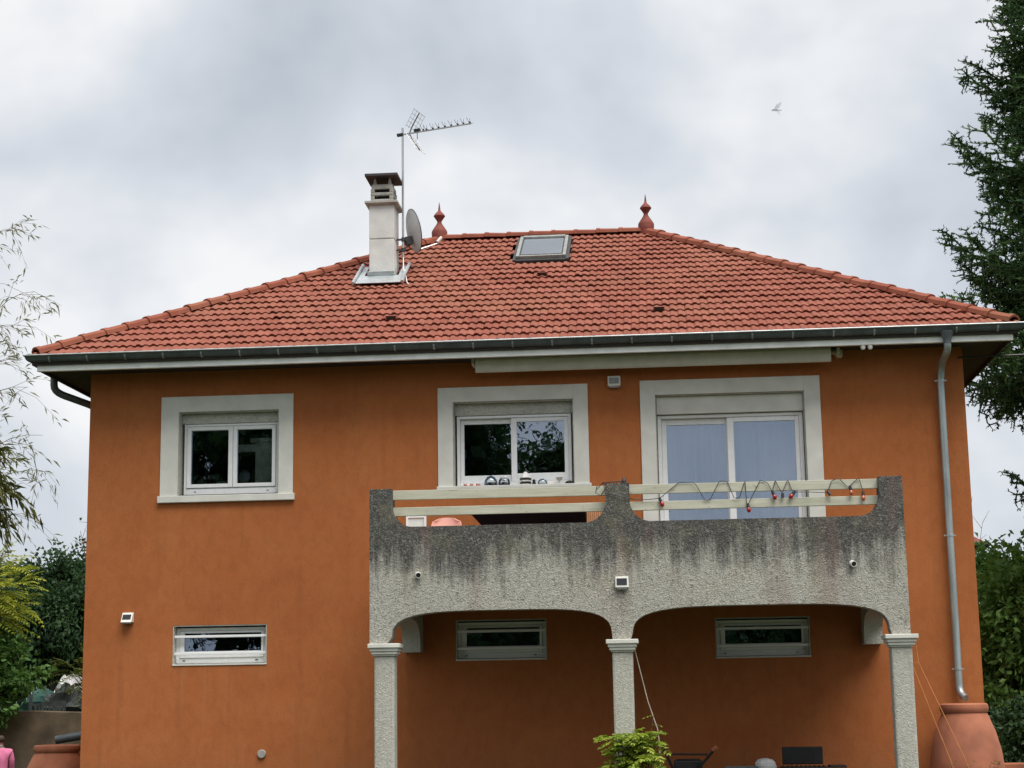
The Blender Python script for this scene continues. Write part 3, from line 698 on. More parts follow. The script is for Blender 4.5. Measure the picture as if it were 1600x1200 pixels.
for xa, xb in ((4.247, 4.475), (10.04, 10.268)):
    ys = sorted(set(lin(F1+.002, -.002, 40)+[-.26+d for d in (.0, -.004, -.012, -.03, -.06, -.1, -.16, -.25)]))
    tp = [(y, 3.65) for y in ys]; bt = [(y, 2.30 if y > -.262 else arch(y, -2.56, -.26, 2.31, .38)) for y in ys]
    m = MB(); m.strip(tp, bt, xa, xb, 'y'); m.build('side_parapet', 'column_roughcast', BA)
MB().box(4.48, 10.035, F1+.004, -.004, 2.95, 3.11).build('floor_slab', 'old_wall', BA)
for i, (x0, x1) in enumerate(((4.295, 4.525), (6.98, 7.21), (10.05, 10.28))):
    c = MB().box(x0, x1, -2.725, -2.50, .0, 2.20).build('column', 'column_roughcast', BA, bevel=.022)
    xm = (x0+x1)/2; ym = -2.6125
    for (hw, za, zb) in ((.128, 2.195, 2.215), (.145, 2.215, 2.248), (.160, 2.248, 2.285), (.180, 2.285, 2.334)):
        MB().box(xm-hw, xm+hw, ym-hw, ym+hw, za, zb).build('capital', 'trim_paint', c, bevel=.007)
for (a, b) in bays:
    for z0, z1, ex in ((3.970, 4.078, 0), (3.785, 3.885, .0)):
        tilt = random.uniform(-.004, .004)
        MB().obox(((a+b)/2, -2.60, (z0+z1)/2), ((b-a)/2+.03, 0, tilt), (0, .02, 0), (0, 0, (z1-z0)/2)).build('rail_board', 'weathered_board', BA, bevel=.004)
for x, z in ((4.80, 3.10), (9.67, 3.12)):
    m = MB().tube([(x, -2.72, z+.005), (x+.015, -2.80, z-.01)], .034, 12, False); d = m.build('drain_spout', 'lamp_white', BA, smooth=True); d.modifiers.new('s', 'SOLIDIFY').thickness = .006
    MB().tube([(x, -2.725, z+.004), (x+.014, -2.792, z-.008)], .026, 12).build('drain_bore', 'black_iron', d)

# ------------------------------------------------------------ things fixed on or standing about the house
# awning cassette
AW = empty('awning', (7.55, -.2, 5.89), 'long cream folded awning under the eaves above the balcony door', 'awning')
m = MB(); prof = [(-.14, 6.02), (-.26, 5.882), (-.275, 5.878), (-.30, 5.90), (-.325, 6.03), (-.32, 6.06), (-.16, 6.06)]
n = len(prof); m.add([(5.225, y, z) for y, z in prof]+[(9.80, y, z) for y, z in prof], [tuple(range(n)), tuple(range(n, 2*n))[::-1]]+[(i, (i+1) % n, n+(i+1) % n, n+i) for i in range(n)])
m.build('front_bar', 'awning_cream', AW, bevel=.004)
MB().tube([(5.2, -.16, 6.03), (9.88, -.16, 6.03)], .04, 12).build('fabric_roll', 'awning_dark', AW, smooth=True)
for x in (5.19, 9.90): MB().box(x-.02, x+.02, -.27, -.012, 5.99, 6.07).build('end_plate', 'awning_cream', AW, bevel=.006)
for x in (5.5, 7.4, 9.4, 9.93): MB().box(x-.035, x+.035, -.13, -.002, 5.975, 6.065).build('wall_bracket', 'awning_cream', AW, bevel=.006)
# solar wall lamps
def wall_lamp(p, w, h, dep, label, lens, tilt=0, name='wall_lamp'):
    x, y, z = p; L_ = empty(name, p, label, 'lamp', None)
    m = MB(); t = tilt
    m.add([(x-w/2, y, z), (x+w/2, y, z), (x+w/2, y, z+h), (x-w/2, y, z+h), (x-w/2*.95, y-dep, z), (x+w/2*.95, y-dep, z), (x+w/2*.95, y-dep+t, z+h), (x-w/2*.95, y-dep+t, z+h)], [(0, 3, 2, 1), (4, 5, 6, 7), (0, 1, 5, 4), (1, 2, 6, 5), (2, 3, 7, 6), (3, 0, 4, 7)])
    m.build('housing', 'lamp_white', L_, bevel=.008)
    a = Vector((0, t, h)).normalized(); nrm = Vector((0, -h, t)).normalized(); c = Vector((x, y-dep+t*.5, z+h*.5))+nrm*.002
    MB().obox(c+a*h*.03, (w*.37, 0, 0), a*h*.30, nrm*.003).build('panel', lens, L_)
    MB().box(x-w*.36, x+w*.36, y-dep*.8, y-.01, z-.018, z+.002).build('light_bar', 'lamp_lens', L_)
    MB().box(x-w*.2, x+w*.2, y-.001, min(y+.02, y+.02), z+h*.2, z+h*.8).build('wall_plate', 'lamp_white', L_)
    return L_
wall_lamp((.595, -.004, 2.755), .15, .13, .12, 'small wedge solar lamp on the bare wall beside the barred window', 'solar_panel', .085)
wall_lamp((7.11, F0-.004, 2.905), .155, .125, .05, 'small solar lamp on the balcony front above the middle column', 'solar_panel', .02)
wall_lamp((7.015, -.004, 5.685), .17, .13, .09, 'small floodlight on the wall between window and balcony door', 'lamp_lens', -.01)
FL = empty('flood_lamp', (10.22, -.51, 6.0), 'white twin-head lamp under the fascia near the downpipe', 'lamp')
MB().box(10.19, 10.26, -.53, -.47, 6.035, 6.068).build('base', 'lamp_white', FL, bevel=.006)
for dx in (-.045, .045): MB().lathe([(.002, -.035), (.022, -.03), (.033, -.005), (.028, .022), (.008, .034)], (10.225+dx, -.53, 6.005), 12).build('lamp_head', 'lamp_white', FL, smooth=True)
MB().tube([(2.385, -.03, 1.055), (2.385, .02, 1.055)], .055, 20).build('vent_cap', 'concrete', None, smooth=True, bevel=.008, label='small round grey vent cap low on the orange wall', cat='vent cap')

# TV antenna on its mast
AN = empty('tv_antenna', (3.885, 2.37, 8.15), 'aluminium television aerial on a thin mast beside the chimney', 'antenna')
MB().tube([(3.885, 2.37, 8.15), (3.885, 2.37, 10.16)], .0165, 10).build('mast', 'alu', AN, smooth=True)
m = MB()
for z in (8.43, 8.27): m.box(3.787, 3.93, 2.355, 2.385, z-.012, z+.012); m.tube([(3.885, 2.37, z-.03), (3.885, 2.37, z+.03)], .026, 10)
m.build('mast_bracket', 'dark_metal', AN)
b0, b1 = Vector((3.80, 2.39, 10.055)), Vector((4.955, 2.05, 10.075)); bd = (b1-b0).normalized(); bs = bd.cross(Vector((0, 0, 1))).normalized(); bu = bs.cross(bd)
MB().obox((b0+b1)/2, (b1-b0)/2, bs*.009, bu*.009).build('boom', 'alu', AN)
MB().obox(b0+bd*.05, bd*.05, bs*.02, bu*.022).build('boom_clamp', 'black_plastic', AN, bevel=.004)
for sgn in (1, -1):
    c = b0+bd*.20; a = (bu*sgn*.86+bd*.5).normalized()
    MB().tube([c, c+a*.12*.9+bu*sgn*.02, c+a*.34], .009, 6).build('reflector_arm', 'dark_metal', AN)
    m = MB()
    for k in range(5):
        q = c+a*(.08+.065*k); m.tube([q-bs*.19, q+bs*.19], .0032, 5)
    for k in range(5):
        q = bs*(-.19+.095*k); m.tube([c+a*.06+q, c+a*.36+q], .0028, 5)
    m.build('reflector_grid', 'alu', AN)
MB().obox(b0+bd*.33+bu*.03, bd*.05, bs*.025, bu*.022).build('dipole_box', 'black_plastic', AN, bevel=.008)
MB().tube([b0+bd*.33-bu*.0, b0+bd*.33-bu*.11], .006, 6).build('dipole', 'dark_metal', AN)
for k, t in enumerate((.42, .47, .57, .66, .76, .86, .96, 1.05, 1.15)):
    c = b0+bd*min(t*1.03, 1.19); m = MB(); m.obox(c+bu*.018, bd*.012, bs*.012, bu*.012)
    m.tube([c+bu*.02-bs*.06, c+bu*.055-bs*.13+bd*0], .003, 5); m.tube([c+bu*.02+bs*.06, c+bu*.055+bs*.13], .003, 5); m.tube([c+bu*.02-bs*.06, c+bu*.02+bs*.06], .004, 5); m.tube([c+bu*.02, c+bu*.085], .0028, 5)
    m.build('director', 'dark_metal', AN)
# satellite dish seen from behind
SD = empty('satellite_dish', (3.98, 2.45, 8.26), 'grey satellite dish mounted on the mast behind the chimney', 'dish')
dn = Vector((.86, .42, .22)).normalized(); da = dn.cross(Vector((0, 0, 1))).normalized(); db = da.cross(dn)
if db.z < 0: db = -db
dc = Vector((3.965, 2.49, 8.585)); V = []; F = []; nr, na = 6, 32
for i in range(nr+1):
    r = i/nr
    for k in range(na): q = 2*math.pi*k/na; V.append(dc + da*(.30*r*math.cos(q)) + db*(.325*r*math.sin(q)) + dn*(.07*r*r))
for i in range(nr):
    for k in range(na): F.append((i*na+k, i*na+(k+1) % na, (i+1)*na+(k+1) % na, (i+1)*na+k))
m = MB().add(V, F); d = m.build('reflector', 'dish_grey', SD, smooth=True, fix=False); d.modifiers.new('s', 'SOLIDIFY').thickness = .006
rim = [dc+da*(.302*math.cos(2*math.pi*k/40))+db*(.327*math.sin(2*math.pi*k/40))+dn*.07 for k in range(41)]
MB().tube(rim, .007, 6).build('rim', 'dark_metal', SD, smooth=True)
m = MB(); m.obox(dc-dn*.05-db*.14, da*.05, dn*.05, db*.06); m.tube([dc-dn*.06-db*.14, Vector((3.885, 2.38, 8.40))], .018, 8); m.tube([dc-dn*.04-db*.2, Vector((3.90, 2.40, 8.30))], .012, 6)
m.build('back_mount', 'dark_metal', SD)
m = MB(); m.tube([dc-db*.30+dn*.05, dc+dn*.42-db*.24], .011, 6); m.build('feed_arm', 'alu', SD); MB().tube([dc+dn*.40-db*.22, dc+dn*.48-db*.16], .025, 10).build('feed_horn', 'lamp_white', SD, smooth=True)
MB().tube([(3.89, 2.36, 8.15), (3.91, 2.22, 7.96), roofpt(3.98, 2.05, .06), roofpt(4.02, 1.85, .06), roofpt(4.06, 1.74, .055)], .008, 6).build('antenna_cable', 'lamp_white', None, smooth=True, label='thin pale aerial cable lying on the tiles below the mast', cat='cable')

# terracotta jars
def jar(c, label, scale=1.0, mat='pot_orange', ht=1.56):
    J = empty('terracotta_jar', c, label, 'jar'); k = scale
    prof = [(.20, 0), (.24, .02), (.36, .35), (.43, .62), (.44, .80), (.415, 1.00), (.36, 1.22), (.29, 1.40), (.262, 1.455)]
    s = ht/1.56; J_ = MB().lathe([(r*k, z*s) for r, z in prof], c, 40).build('body', mat, J, smooth=True)
    MB().lathe([(.24*k, 1.44*s), (.275*k, 1.45*s), (.288*k, 1.475*s), (.292*k, 1.51*s), (.285*k, 1.545*s), (.265*k, 1.56*s), (.24*k, 1.55*s), (.225*k, 1.51*s), (.22*k, 1.40*s)], c, 40, False).build('rim', mat, J, smooth=True)
    return J
jar((11.17, -.46, .0), 'tall orange terracotta jar under the front downpipe', 1.0)
jar((-1.02, 2.0, -.27), 'orange terracotta jar beside the left wall of the house', 1.12, 'terracotta', 1.43)
MB().tube([(-1.33, 2.8, 1.21), (-.35, 3.0, 1.36)], .062, 14).build('drain_pipe', 'zinc', None, smooth=True, label='grey pipe lying slanted behind the left terracotta jar', cat='pipe')
MB().box(-.9, -.2, 2.6, 3.2, -.3, 1.21).build('stone_plinth', 'old_wall', None, bevel=.02, label='low masonry plinth under the slanted grey pipe', cat='plinth')

# ---- string of coloured bulbs along the rails
SL = empty('string_lights', (8.5, -2.63, 3.85), 'black string of red bulbs draped over the right balcony rails', 'string lights')
cord = [(6.86, 4.02), (6.93, 4.10), (6.97, 4.02), (7.0, 3.98), (7.22, 3.91), (7.45, 3.905), (7.55, 3.915), (7.60, 3.94), (7.78, 4.085), (7.93, 4.09), (7.98, 4.05), (8.07, 3.885), (8.13, 3.885), (8.24, 4.085), (8.33, 4.085), (8.40, 3.90), (8.46, 3.9), (8.53, 4.085), (8.54, 3.80), (8.60, 3.9), (8.70, 4.085), (8.78, 4.06), (8.83, 3.96), (8.87, 4.08), (8.88, 4.06), (8.94, 3.94), (9.01, 4.085), (9.06, 3.95), (9.2, 3.945), (9.44, 3.935), (9.50, 4.06), (9.58, 4.085), (9.68, 3.99), (9.80, 4.085), (9.84, 3.94)]
pts = []
P = [Vector((x, -2.635-.012*math.sin(i*2.1), z)) for i, (x, z) in enumerate(cord)]
for i in range(len(P)-1):
    p0, p1, p2, p3 = P[max(0, i-1)], P[i], P[i+1], P[min(len(P)-1, i+2)]
    for k in range(5):
        t = k/5; pts.append((.5*((2*p1)+(p2-p0)*t+(2*p0-5*p1+4*p2-p3)*t*t+(3*p1-p0-3*p2+p3)*t**3)).lerp(p1.lerp(p2, t), .65))
pts.append(P[-1])
MB().tube([Vector((p.x, min(p.y, -2.632) if p.x > 7.25 else -2.755, p.z)) for p in pts], .0045, 6).build('cord', 'black_plastic', SL, smooth=True)
for x, z, dx, dz_, mt in ((7.56, 3.915, .035, -.09, 'bulb_red'), (8.83, 3.965, .03, -.085, 'bulb_red'), (8.945, 3.935, 0, -.07, None), (9.085, 3.955, -.05, -.06, 'bulb_red'), (9.45, 3.94, .03, -.04, None), (9.70, 3.995, .01, -.08, 'bulb_amber'), (9.84, 3.93, 0, -.05, 'bulb_amber'), (8.55, 3.83, .01, -.08, 'bulb_red')):
    a = Vector((x, -2.645, z)); d = Vector((dx, -.01, dz_)); dn_ = d.normalized()
    s_ = MB().tube([a, a+dn_*.05], [.016, .019], 10).build('socket', 'black_plastic', SL, smooth=True)
    if mt: MB().tube([a+dn_*.045, a+dn_*.06, a+dn_*.08, a+dn_*.098, a+dn_*.107], [.014, .022, .025, .018, .006], 12).build('bulb', mt, SL, smooth=True)
# wire loop and plug left on the middle post
MB().tube([(6.86, -2.76, 4.06), (6.84, -2.76, 3.98), (6.90, -2.76, 3.95), (6.95, -2.76, 4.02), (6.92, -2.745, 4.09), (7.0, -2.72, 4.105), (7.1, -2.68, 4.11), (7.17, -2.66, 4.115)], .006, 6).build('cord_loop', 'black_plastic', None, smooth=True, label='black cable looped over the middle balcony post', cat='cable')
MB().lathe([(.028, 0), (.03, .03), (.018, .05), (.01, .075)], (7.16, -2.64, 4.092), 12).build('plug', 'black_plastic', None, smooth=True, label='black plug lying on top of the middle balcony post', cat='plug')

# ---- furniture on the balcony
PC = empty('garden_chair', (4.92, -1.25, 3.11), 'pink plastic garden chair on the left of the balcony', 'chair')
V = []; F = []
for j in range(9):
    for i in range(9):
        u = i/8*2-1; t = j/8; hw = .17+.03*t-.07*max(0, (t-.75)/.25)**2
        V.append((4.92+u*hw, -1.02+.05*t-.05*u*u, 3.52+.405*t-(.03*u**4 if j == 8 else 0)))
for j in range(8):
    for i in range(8): F.append((j*9+i, j*9+i+1, (j+1)*9+i+1, (j+1)*9+i))
b = MB().add(V, F).build('backrest', 'pink_plastic', PC, smooth=True); b.modifiers.new('s', 'SOLIDIFY').thickness = .012
MB().box(4.71, 5.13, -1.46, -1.03, 3.50, 3.53).build('seat', 'pink_plastic', PC, bevel=.012)
for x in (4.73, 5.08):
    for y in (-1.44, -1.07): MB().tube([(x+.015, y, 3.112), (x+.015, y, 3.50)], [.016, .02], 8).build('leg', 'pink_plastic', PC, smooth=True)
WR = empty('drying_rack', (4.60, -1.5, 3.11), 'small white frame rack in the left corner of the balcony', 'rack')
for x in (4.50, 4.72): MB().box(x-.012, x+.012, -1.52, -1.48, 3.112, 3.93).build('post', 'white_pvc', WR)
for z in (3.90, 3.55): MB().box(4.512, 4.708, -1.515, -1.485, z-.02, z+.02).build('rail', 'white_pvc', WR)
MB().box(4.512, 4.708, -1.503, -1.497, 3.58, 3.87).build('panel', 'lamp_white', WR)
TB = empty('balcony_table', (6.0, -1.0, 3.11), 'long dark covered table on the balcony below the middle window', 'table')
m = MB(); m.add([(5.46, -1.22, 3.70), (6.66, -1.22, 3.72), (6.66, -.6, 3.72), (5.46, -.6, 3.70), (5.24, -1.36, 3.945), (6.66, -1.36, 3.95), (6.66, -.75, 3.99), (5.24, -.75, 3.985)], [(0, 3, 2, 1), (4, 5, 6, 7), (0, 1, 5, 4), (1, 2, 6, 5), (2, 3, 7, 6), (3, 0, 4, 7)])
m.build('cover', 'dark_table', TB, bevel=.01)
for x in (5.5, 6.55):
    for y in (-1.28, -.66): MB().box(x-.025, x+.025, y-.025, y+.025, 3.112, 3.705).build('leg', 'dark_metal', TB)
WS = empty('reed_screen', (6.78, -1.3, 3.11), 'roll of reed matting leaning beside the dark table', 'screen')
for k in range(9): MB().tube([(6.68+.024*k, -1.3+.006*(k % 2), 3.112), (6.68+.024*k, -1.27+.006*(k % 2), 3.93+.01*(k % 3))], .011, 6).build('reed', 'wicker', WS)

# ---- ornaments on the middle window sill  (z 4.433)
ZS = 4.434
SH = empty('shell_pile', (5.11, .03, ZS), 'pile of red and white shells at the left of the window sill', 'shells')
for k in range(9):
    x = 5.0+.027*k; MB().lathe([(.004, 0), (.02, .004), (.024, .014), (.012, .03), (.002, .036)], (x, .02+.02*(k % 3), ZS), 8).build('shell', ('shell_red', 'porcelain')[k % 3 == 0], SH, smooth=True)
def jar_dome(x, r, h, label, fill):
    g = empty('glass_dome', (x, .04, ZS), label, 'ornament'); MB().lathe([(r, 0), (r*1.04, h*.25), (r*.95, h*.55), (r*.6, h*.85), (r*.15, h)], (x, .04, ZS+.004), 20).build('glass', 'jar_glass', g, smooth=True)
    MB().lathe([(r*.9, 0), (r*.92, h*.1), (r*.8, h*.25), (r*.3, h*.33)], (x, .04, ZS), 16).build('filling', fill, g, smooth=True); return g
jar_dome(5.375, .085, .13, 'low glass dome terrarium with dark moss on the sill', 'moss_soil')
g = jar_dome(5.55, .075, .12, 'glass dome with a white flower on the sill', 'moss_soil')
for k in range(6): MB().lathe([(.004, 0), (.022, .006), (.03, .03), (.02, .045), (.004, .05)], (5.55+.022*math.cos(k*1.05), .04+.022*math.sin(k*1.05), ZS+.06+.012*(k % 2)), 8).build('petal', 'porcelain', g, smooth=True)
LN = empty('lantern', (5.83, .03, ZS), 'small white house-shaped lantern with black bands on the sill', 'lantern')
m = MB(); m.lathe([(.062, 0), (.07, .05), (.07, .10), (.03, .155), (.018, .17)], (5.83, .03, ZS), 6); m.build('body', 'porcelain', LN)
for z in (.012, .06): MB().lathe([(.068+z*.08, z), (.071+z*.08, z+.006), (.072+z*.08, z+.022), (.069+z*.08, z+.028)], (5.83, .03, ZS), 6, False).build('band', 'black_plastic', LN)
MB().lathe([(.008, .165), (.012, .175), (.008, .19)], (5.83, .03, ZS), 8).build('knob', 'black_plastic', LN)
MB().lathe([(.02, 0), (.026, .02), (.018, .04), (.022, .055), (.01, .07)], (5.94, .03, ZS), 10).build('figurine', 'black_iron', None, smooth=True, label='tiny black figurine next to the striped lantern', cat='figurine')
jar_dome(6.05, .06, .075, 'faint low glass bowl on the sill beside the black figurine', 'porcelain')
MB().box(6.12, 6.2, .0, .06, ZS, ZS+.035).build('trinket_box', 'porcelain', None, bevel=.006, label='small white box on the window sill', cat='box')
MB().lathe([(.03, 0), (.008, .008), (.007, .035), (.03, .05), (.05, .085)], (6.27, .03, ZS), 16).build('goblet', 'awning_cream', None, smooth=True, label='pale footed cup on the window sill', cat='cup')
MB().lathe([(.05, 0), (.058, .015), (.04, .032), (.012, .042)], (6.40, .03, ZS), 14).build('dark_stone', 'black_iron', None, smooth=True, label='rounded dark stone at the right end of the window sill', cat='stone')

# ---- rooms behind the glass
CU = empty('curtain', (8.5, .42, 3.12), 'pale blue net curtain behind the balcony door', 'curtain')
for xa, xb in ((7.6, 8.47), (8.5, 9.42)):
    V = []; n = 90; ph = 0.
    for i in range(n+1):
        x = xa+(xb-xa)*i/n; ph += .12+.30*abs(math.sin(i*.057+xa)); d = (.035+.05*abs(math.sin(i*.041+xa*2)))*math.sin(ph)
        V += [(x, .36+d*.5, 5.42), (x+.01*math.sin(i), .36+d*.8, 3.14)]
    MB().add(V, [(2*i, 2*i+1, 2*i+3, 2*i+2) for i in range(n)]).build('drape', 'curtain', CU, smooth=True, fix=False)
MB().tube([(7.5, .36, 5.43), (9.5, .36, 5.43)], .012, 8).build('rod', 'alu', CU)
DF = empty('dresser_mirror', (2.12, .5, 4.52), 'cream wooden mirror frame with cornice inside the left room', 'mirror')
for a in ((1.84, 1.92, 4.525, 5.10), (2.17, 2.44, 4.525, 5.14)): MB().box(a[0], a[1], .36, .42, a[2], a[3]).build('post', 'interior_cream', DF, bevel=.006)
MB().box(1.80, 2.168, .365, .415, 5.02, 5.12).build('head', 'interior_cream', DF, bevel=.006); MB().box(2.10, 2.46, .34, .44, 5.142, 5.20).build('cornice', 'interior_cream', DF, bevel=.006)
MB().box(1.35, 2.5, .31, .56, 3.11, 4.524).build('sideboard', 'interior', None, bevel=.01, label='low dark sideboard behind the left window', cat='sideboard')
MI = empty('round_mirror', (2.03, .34, 4.52), 'small round table mirror behind the left window', 'mirror')
MB().tube([(2.03+.07*math.cos(k*math.pi/12), .335, 4.68+.085*math.sin(k*math.pi/12)) for k in range(25)], .008, 6).build('ring', 'alu', MI, smooth=True)
MB().tube([(2.03, .33, 4.68), (2.03, .34, 4.68)], .068, 20).build('glass', 'alu', MI); MB().lathe([(.05, 0), (.04, .012), (.008, .02), (.008, .08)], (2.03, .335, 4.521), 12).build('foot', 'alu', MI, smooth=True)
MB().tube([(1.64, .42, 4.58), (1.76, .42, 4.585), (1.82, .42, 4.585)], [.05, .05, .03], 14).build('glass_bottle', 'dish_grey', None, smooth=True, label='grey bottle lying on its side behind the left window', cat='bottle')

# ---- things under the balcony, only their tops in view
BQ = empty('barbecue', (9.2, -1.2, 0), 'black barbecue with open rectangular lid under the balcony', 'barbecue')
MB().box(8.92, 9.40, -1.03, -1.00, .88, 1.085).build('lid', 'black_iron', BQ, bevel=.01)
m = MB(); m.box(8.88, 9.44, -1.42, -1.035, .74, .86); m.build('fire_box', 'black_iron', BQ, bevel=.015)
MB().box(9.445, 9.64, -1.40, -1.05, .85, .875).build('side_shelf', 'black_iron', BQ, bevel=.005)
for k in range(10): MB().tube([(8.92+.052*k, -1.41, .87), (8.92+.052*k, -1.05, .87)], .005, 6).build('grill_bar', 'dark_metal', BQ)
for x in (8.92, 9.40):
    for y in (-1.40, -1.06): MB().box(x-.018, x+.018, y-.018, y+.018, 0, .745).build('leg', 'black_iron', BQ)
WB = empty('wheelbarrow', (7.8, -1.3, 0), 'dark upended wheelbarrow with spread handles under the balcony', 'wheelbarrow')
for x0, x1, z1 in ((7.62, 7.47, 1.19), (7.92, 8.13, 1.10)):
    MB().tube([(x0+(.06 if x0 < 7.7 else -.06), -1.2, .35), (x0, -1.3, .86), (x1, -1.42, z1)], .017, 8).build('handle', 'black_iron', WB, smooth=True)
MB().tube([(8.09, -1.405, 1.07), (8.135, -1.422, 1.105)], .026, 10).build('grip', 'terracotta', WB, smooth=True)
MB().tube([(7.55, -1.36, 1.03), (8.03, -1.37, 1.02)], .012, 8).build('crossbar', 'black_iron', WB)
m = MB(); m.add([(7.62, -1.30, .95), (7.98, -1.30, .95), (7.92, -1.1, .35), (7.68, -1.1, .35), (7.66, -1.16, .97), (7.94, -1.16, .97), (7.90, -.98, .4), (7.70, -.98, .4)], [(0, 1, 2, 3), (7, 6, 5, 4), (0, 4, 5, 1), (1, 5, 6, 2), (2, 6, 7, 3), (3, 7, 4, 0)])
m.build('tray', 'dark_metal', WB, bevel=.02)
MB().tube([(7.77, -1.16, .2), (7.83, -1.16, .2)], .2, 24).build('wheel', 'black_plastic', WB, bevel=.02)
BU = empty('enamel_bucket', (8.70, -1.3, 0), 'pale bucket with folded cloth on a stand beside the barbecue', 'bucket')
MB().lathe([(.09, 0), (.11, .01), (.135, .25), (.14, .26)], (8.70, -1.3, .62), 20).build('pail', 'dish_grey', BU, smooth=True)
MB().lathe([(.12, .0), (.125, .035), (.09, .075), (.03, .092)], (8.70, -1.3, .875), 9).build('cloth', 'tarp_white', BU)
MB().box(8.52, 8.87, -1.45, -1.15, .59, .62).build('stand_top', 'dark_metal', BU, bevel=.004)
for x in (8.54, 8.85):
    for y in (-1.43, -1.17): MB().box(x-.012, x+.012, y-.012, y+.012, 0, .59).build('stand_leg', 'dark_metal', BU)
BN = empty('garden_bench', (8.4, -1.75, 0), 'dark low shelf with a slatted top near the bucket', 'bench')
for k in range(3): MB().box(8.22, 8.60, -1.62+.09*k-.04, -1.62+.09*k+.035, .86, .885).build('slat', 'fence_wood', BN, bevel=.004)
for x in (8.25, 8.57):
    for y in (-1.62, -1.44): MB().box(x-.018, x+.018, y-.018, y+.018, 0, .86).build('leg', 'fence_wood', BN)

# strings
MB().tube([(7.23, -2.49, 2.22), (7.36, -2.55, 1.65), (7.46, -2.6, 1.34), (7.475, -2.62, 1.20), (7.48, -2.7, .02)], .006, 6).build('climbing_string', 'rope_grey', None, label='pale slanting string beside the middle column for the climber', cat='string')
for a, b in (((10.365, -2.3, 2.20), None), ):
    MB().tube([(10.36, -2.45, 2.22), (10.375, -2.45, 2.03), (10.83, -2.45, .95), (11.05, -2.45, .02)], .0045, 6).build('climbing_string', 'rope_orange', None, label='orange garden string running to the top beside right column', cat='string')
    MB().tube([(10.375, -2.45, 2.028), (10.30, -2.45, 2.022), (10.665, -2.45, .95), (10.93, -2.45, .02)], .0045, 6).build('climbing_string', 'rope_orange', None, label='orange garden string tied lower beside right column', cat='string')

# overhead cables
def cable(a, b, sag, r, label):
    a = Vector(a); b = Vector(b); MB().tube([a.lerp(b, t/12)-Vector((0, 0, sag*4*(t/12)*(1-t/12))) for t in range(13)], r, 6).build('overhead_cable', 'black_plastic', None, smooth=True, label=label, cat='cable')
cable((11.44, -.01, 5.93), (24, 3, 7.6), .25, .012, 'black service cable leaving the wall corner under the eaves')
cable((11.9, 12, 9.2), (24, 14, 11.2), .2, .008, 'thin wire crossing in front of the spruce above the roof')
MB().tube([(24, 3, -.05), (24, 3, 8)], [.14, .10], 10).build('utility_pole', 'fence_wood', None, smooth=True, label='wooden utility pole carrying the service cable', cat='pole')
MB().tube([(24, 14, -.05), (24, 14, 11.4)], [.14, .10], 10).build('utility_pole', 'fence_wood', None, smooth=True, label='taller wooden utility pole carrying the thin wire', cat='pole')
MB().tube([(11.9, 12, -.05), (11.9, 12, 9.3)], [.09, .06], 10).build('utility_pole', 'fence_wood', None, smooth=True, label='slim pole behind the house holding the thin wire', cat='pole')

# ------------------------------------------------------------ vegetation
def crown_arrays(c, rad, clumps, per, Ln, Wd, cr=.32, shell=.55, up=.2, flat=.7):
    c = np.array(c, float); rad = np.array(rad, float); d = unit(RNG.normal(size=(clumps, 3))); rr = shell+(1-shell)*RNG.random((clumps, 1))
    cc = c+d*rad*rr*(.72+.5*RNG.random((clumps, 1))); cs = cr*(.6+.8*RNG.random((clumps, 1)))
    P = np.repeat(cc, per, 0)+RNG.normal(size=(clumps*per, 3))*np.repeat(cs, per, 0)*np.array([1, 1, flat])*.6
    D = unit(P-c)*.6+RNG.normal(size=P.shape)*.7+np.array([0, 0, up-.3])
    var = np.clip(np.repeat(RNG.random(clumps), per)*.6+RNG.random(len(P))*.4, 0, 1)
    return leaf_arrays(P, D, Ln*(.7+.6*RNG.random(len(P))), Wd*(.7+.6*RNG.random(len(P))), .15, var), cc
def broadleaf(name, base, top_c, rad, clumps, per, Ln, Wd, mat, label, cat='tree', group=None, cr=.4, trunk_r=.16, extra=()):
    T = empty(name, base, label, cat, group); parts = []; cls = []
    for c, r, n in ((top_c, rad, clumps),)+tuple(extra):
        A, cc = crown_arrays(c, r, n, per, Ln, Wd, cr); parts.append(A); cls.append(cc)
    V, F, v = join_arrays(parts); fast_mesh('crown', V, F, mat, T, v, origin=base)
    b = Vector(base); tcv = Vector(top_c); m = MB(); mid = b.lerp(tcv, .55)+Vector((random.uniform(-.15, .15), random.uniform(-.15, .15), 0))
    m.tube([b-Vector((0, 0, .05)), b.lerp(mid, .5), mid, tcv], [trunk_r*1.25, trunk_r, trunk_r*.7, trunk_r*.25], 9)
    for cc in cls:
        for q in cc[::5]:
            q = Vector(q); a = b.lerp(tcv, random.uniform(.4, .8)); m.tube([a, a.lerp(q, .5)+Vector((0, 0, .12)), q], [trunk_r*.35, trunk_r*.2, .008], 5)
    m.build('trunk', 'bark', T, smooth=True); return T
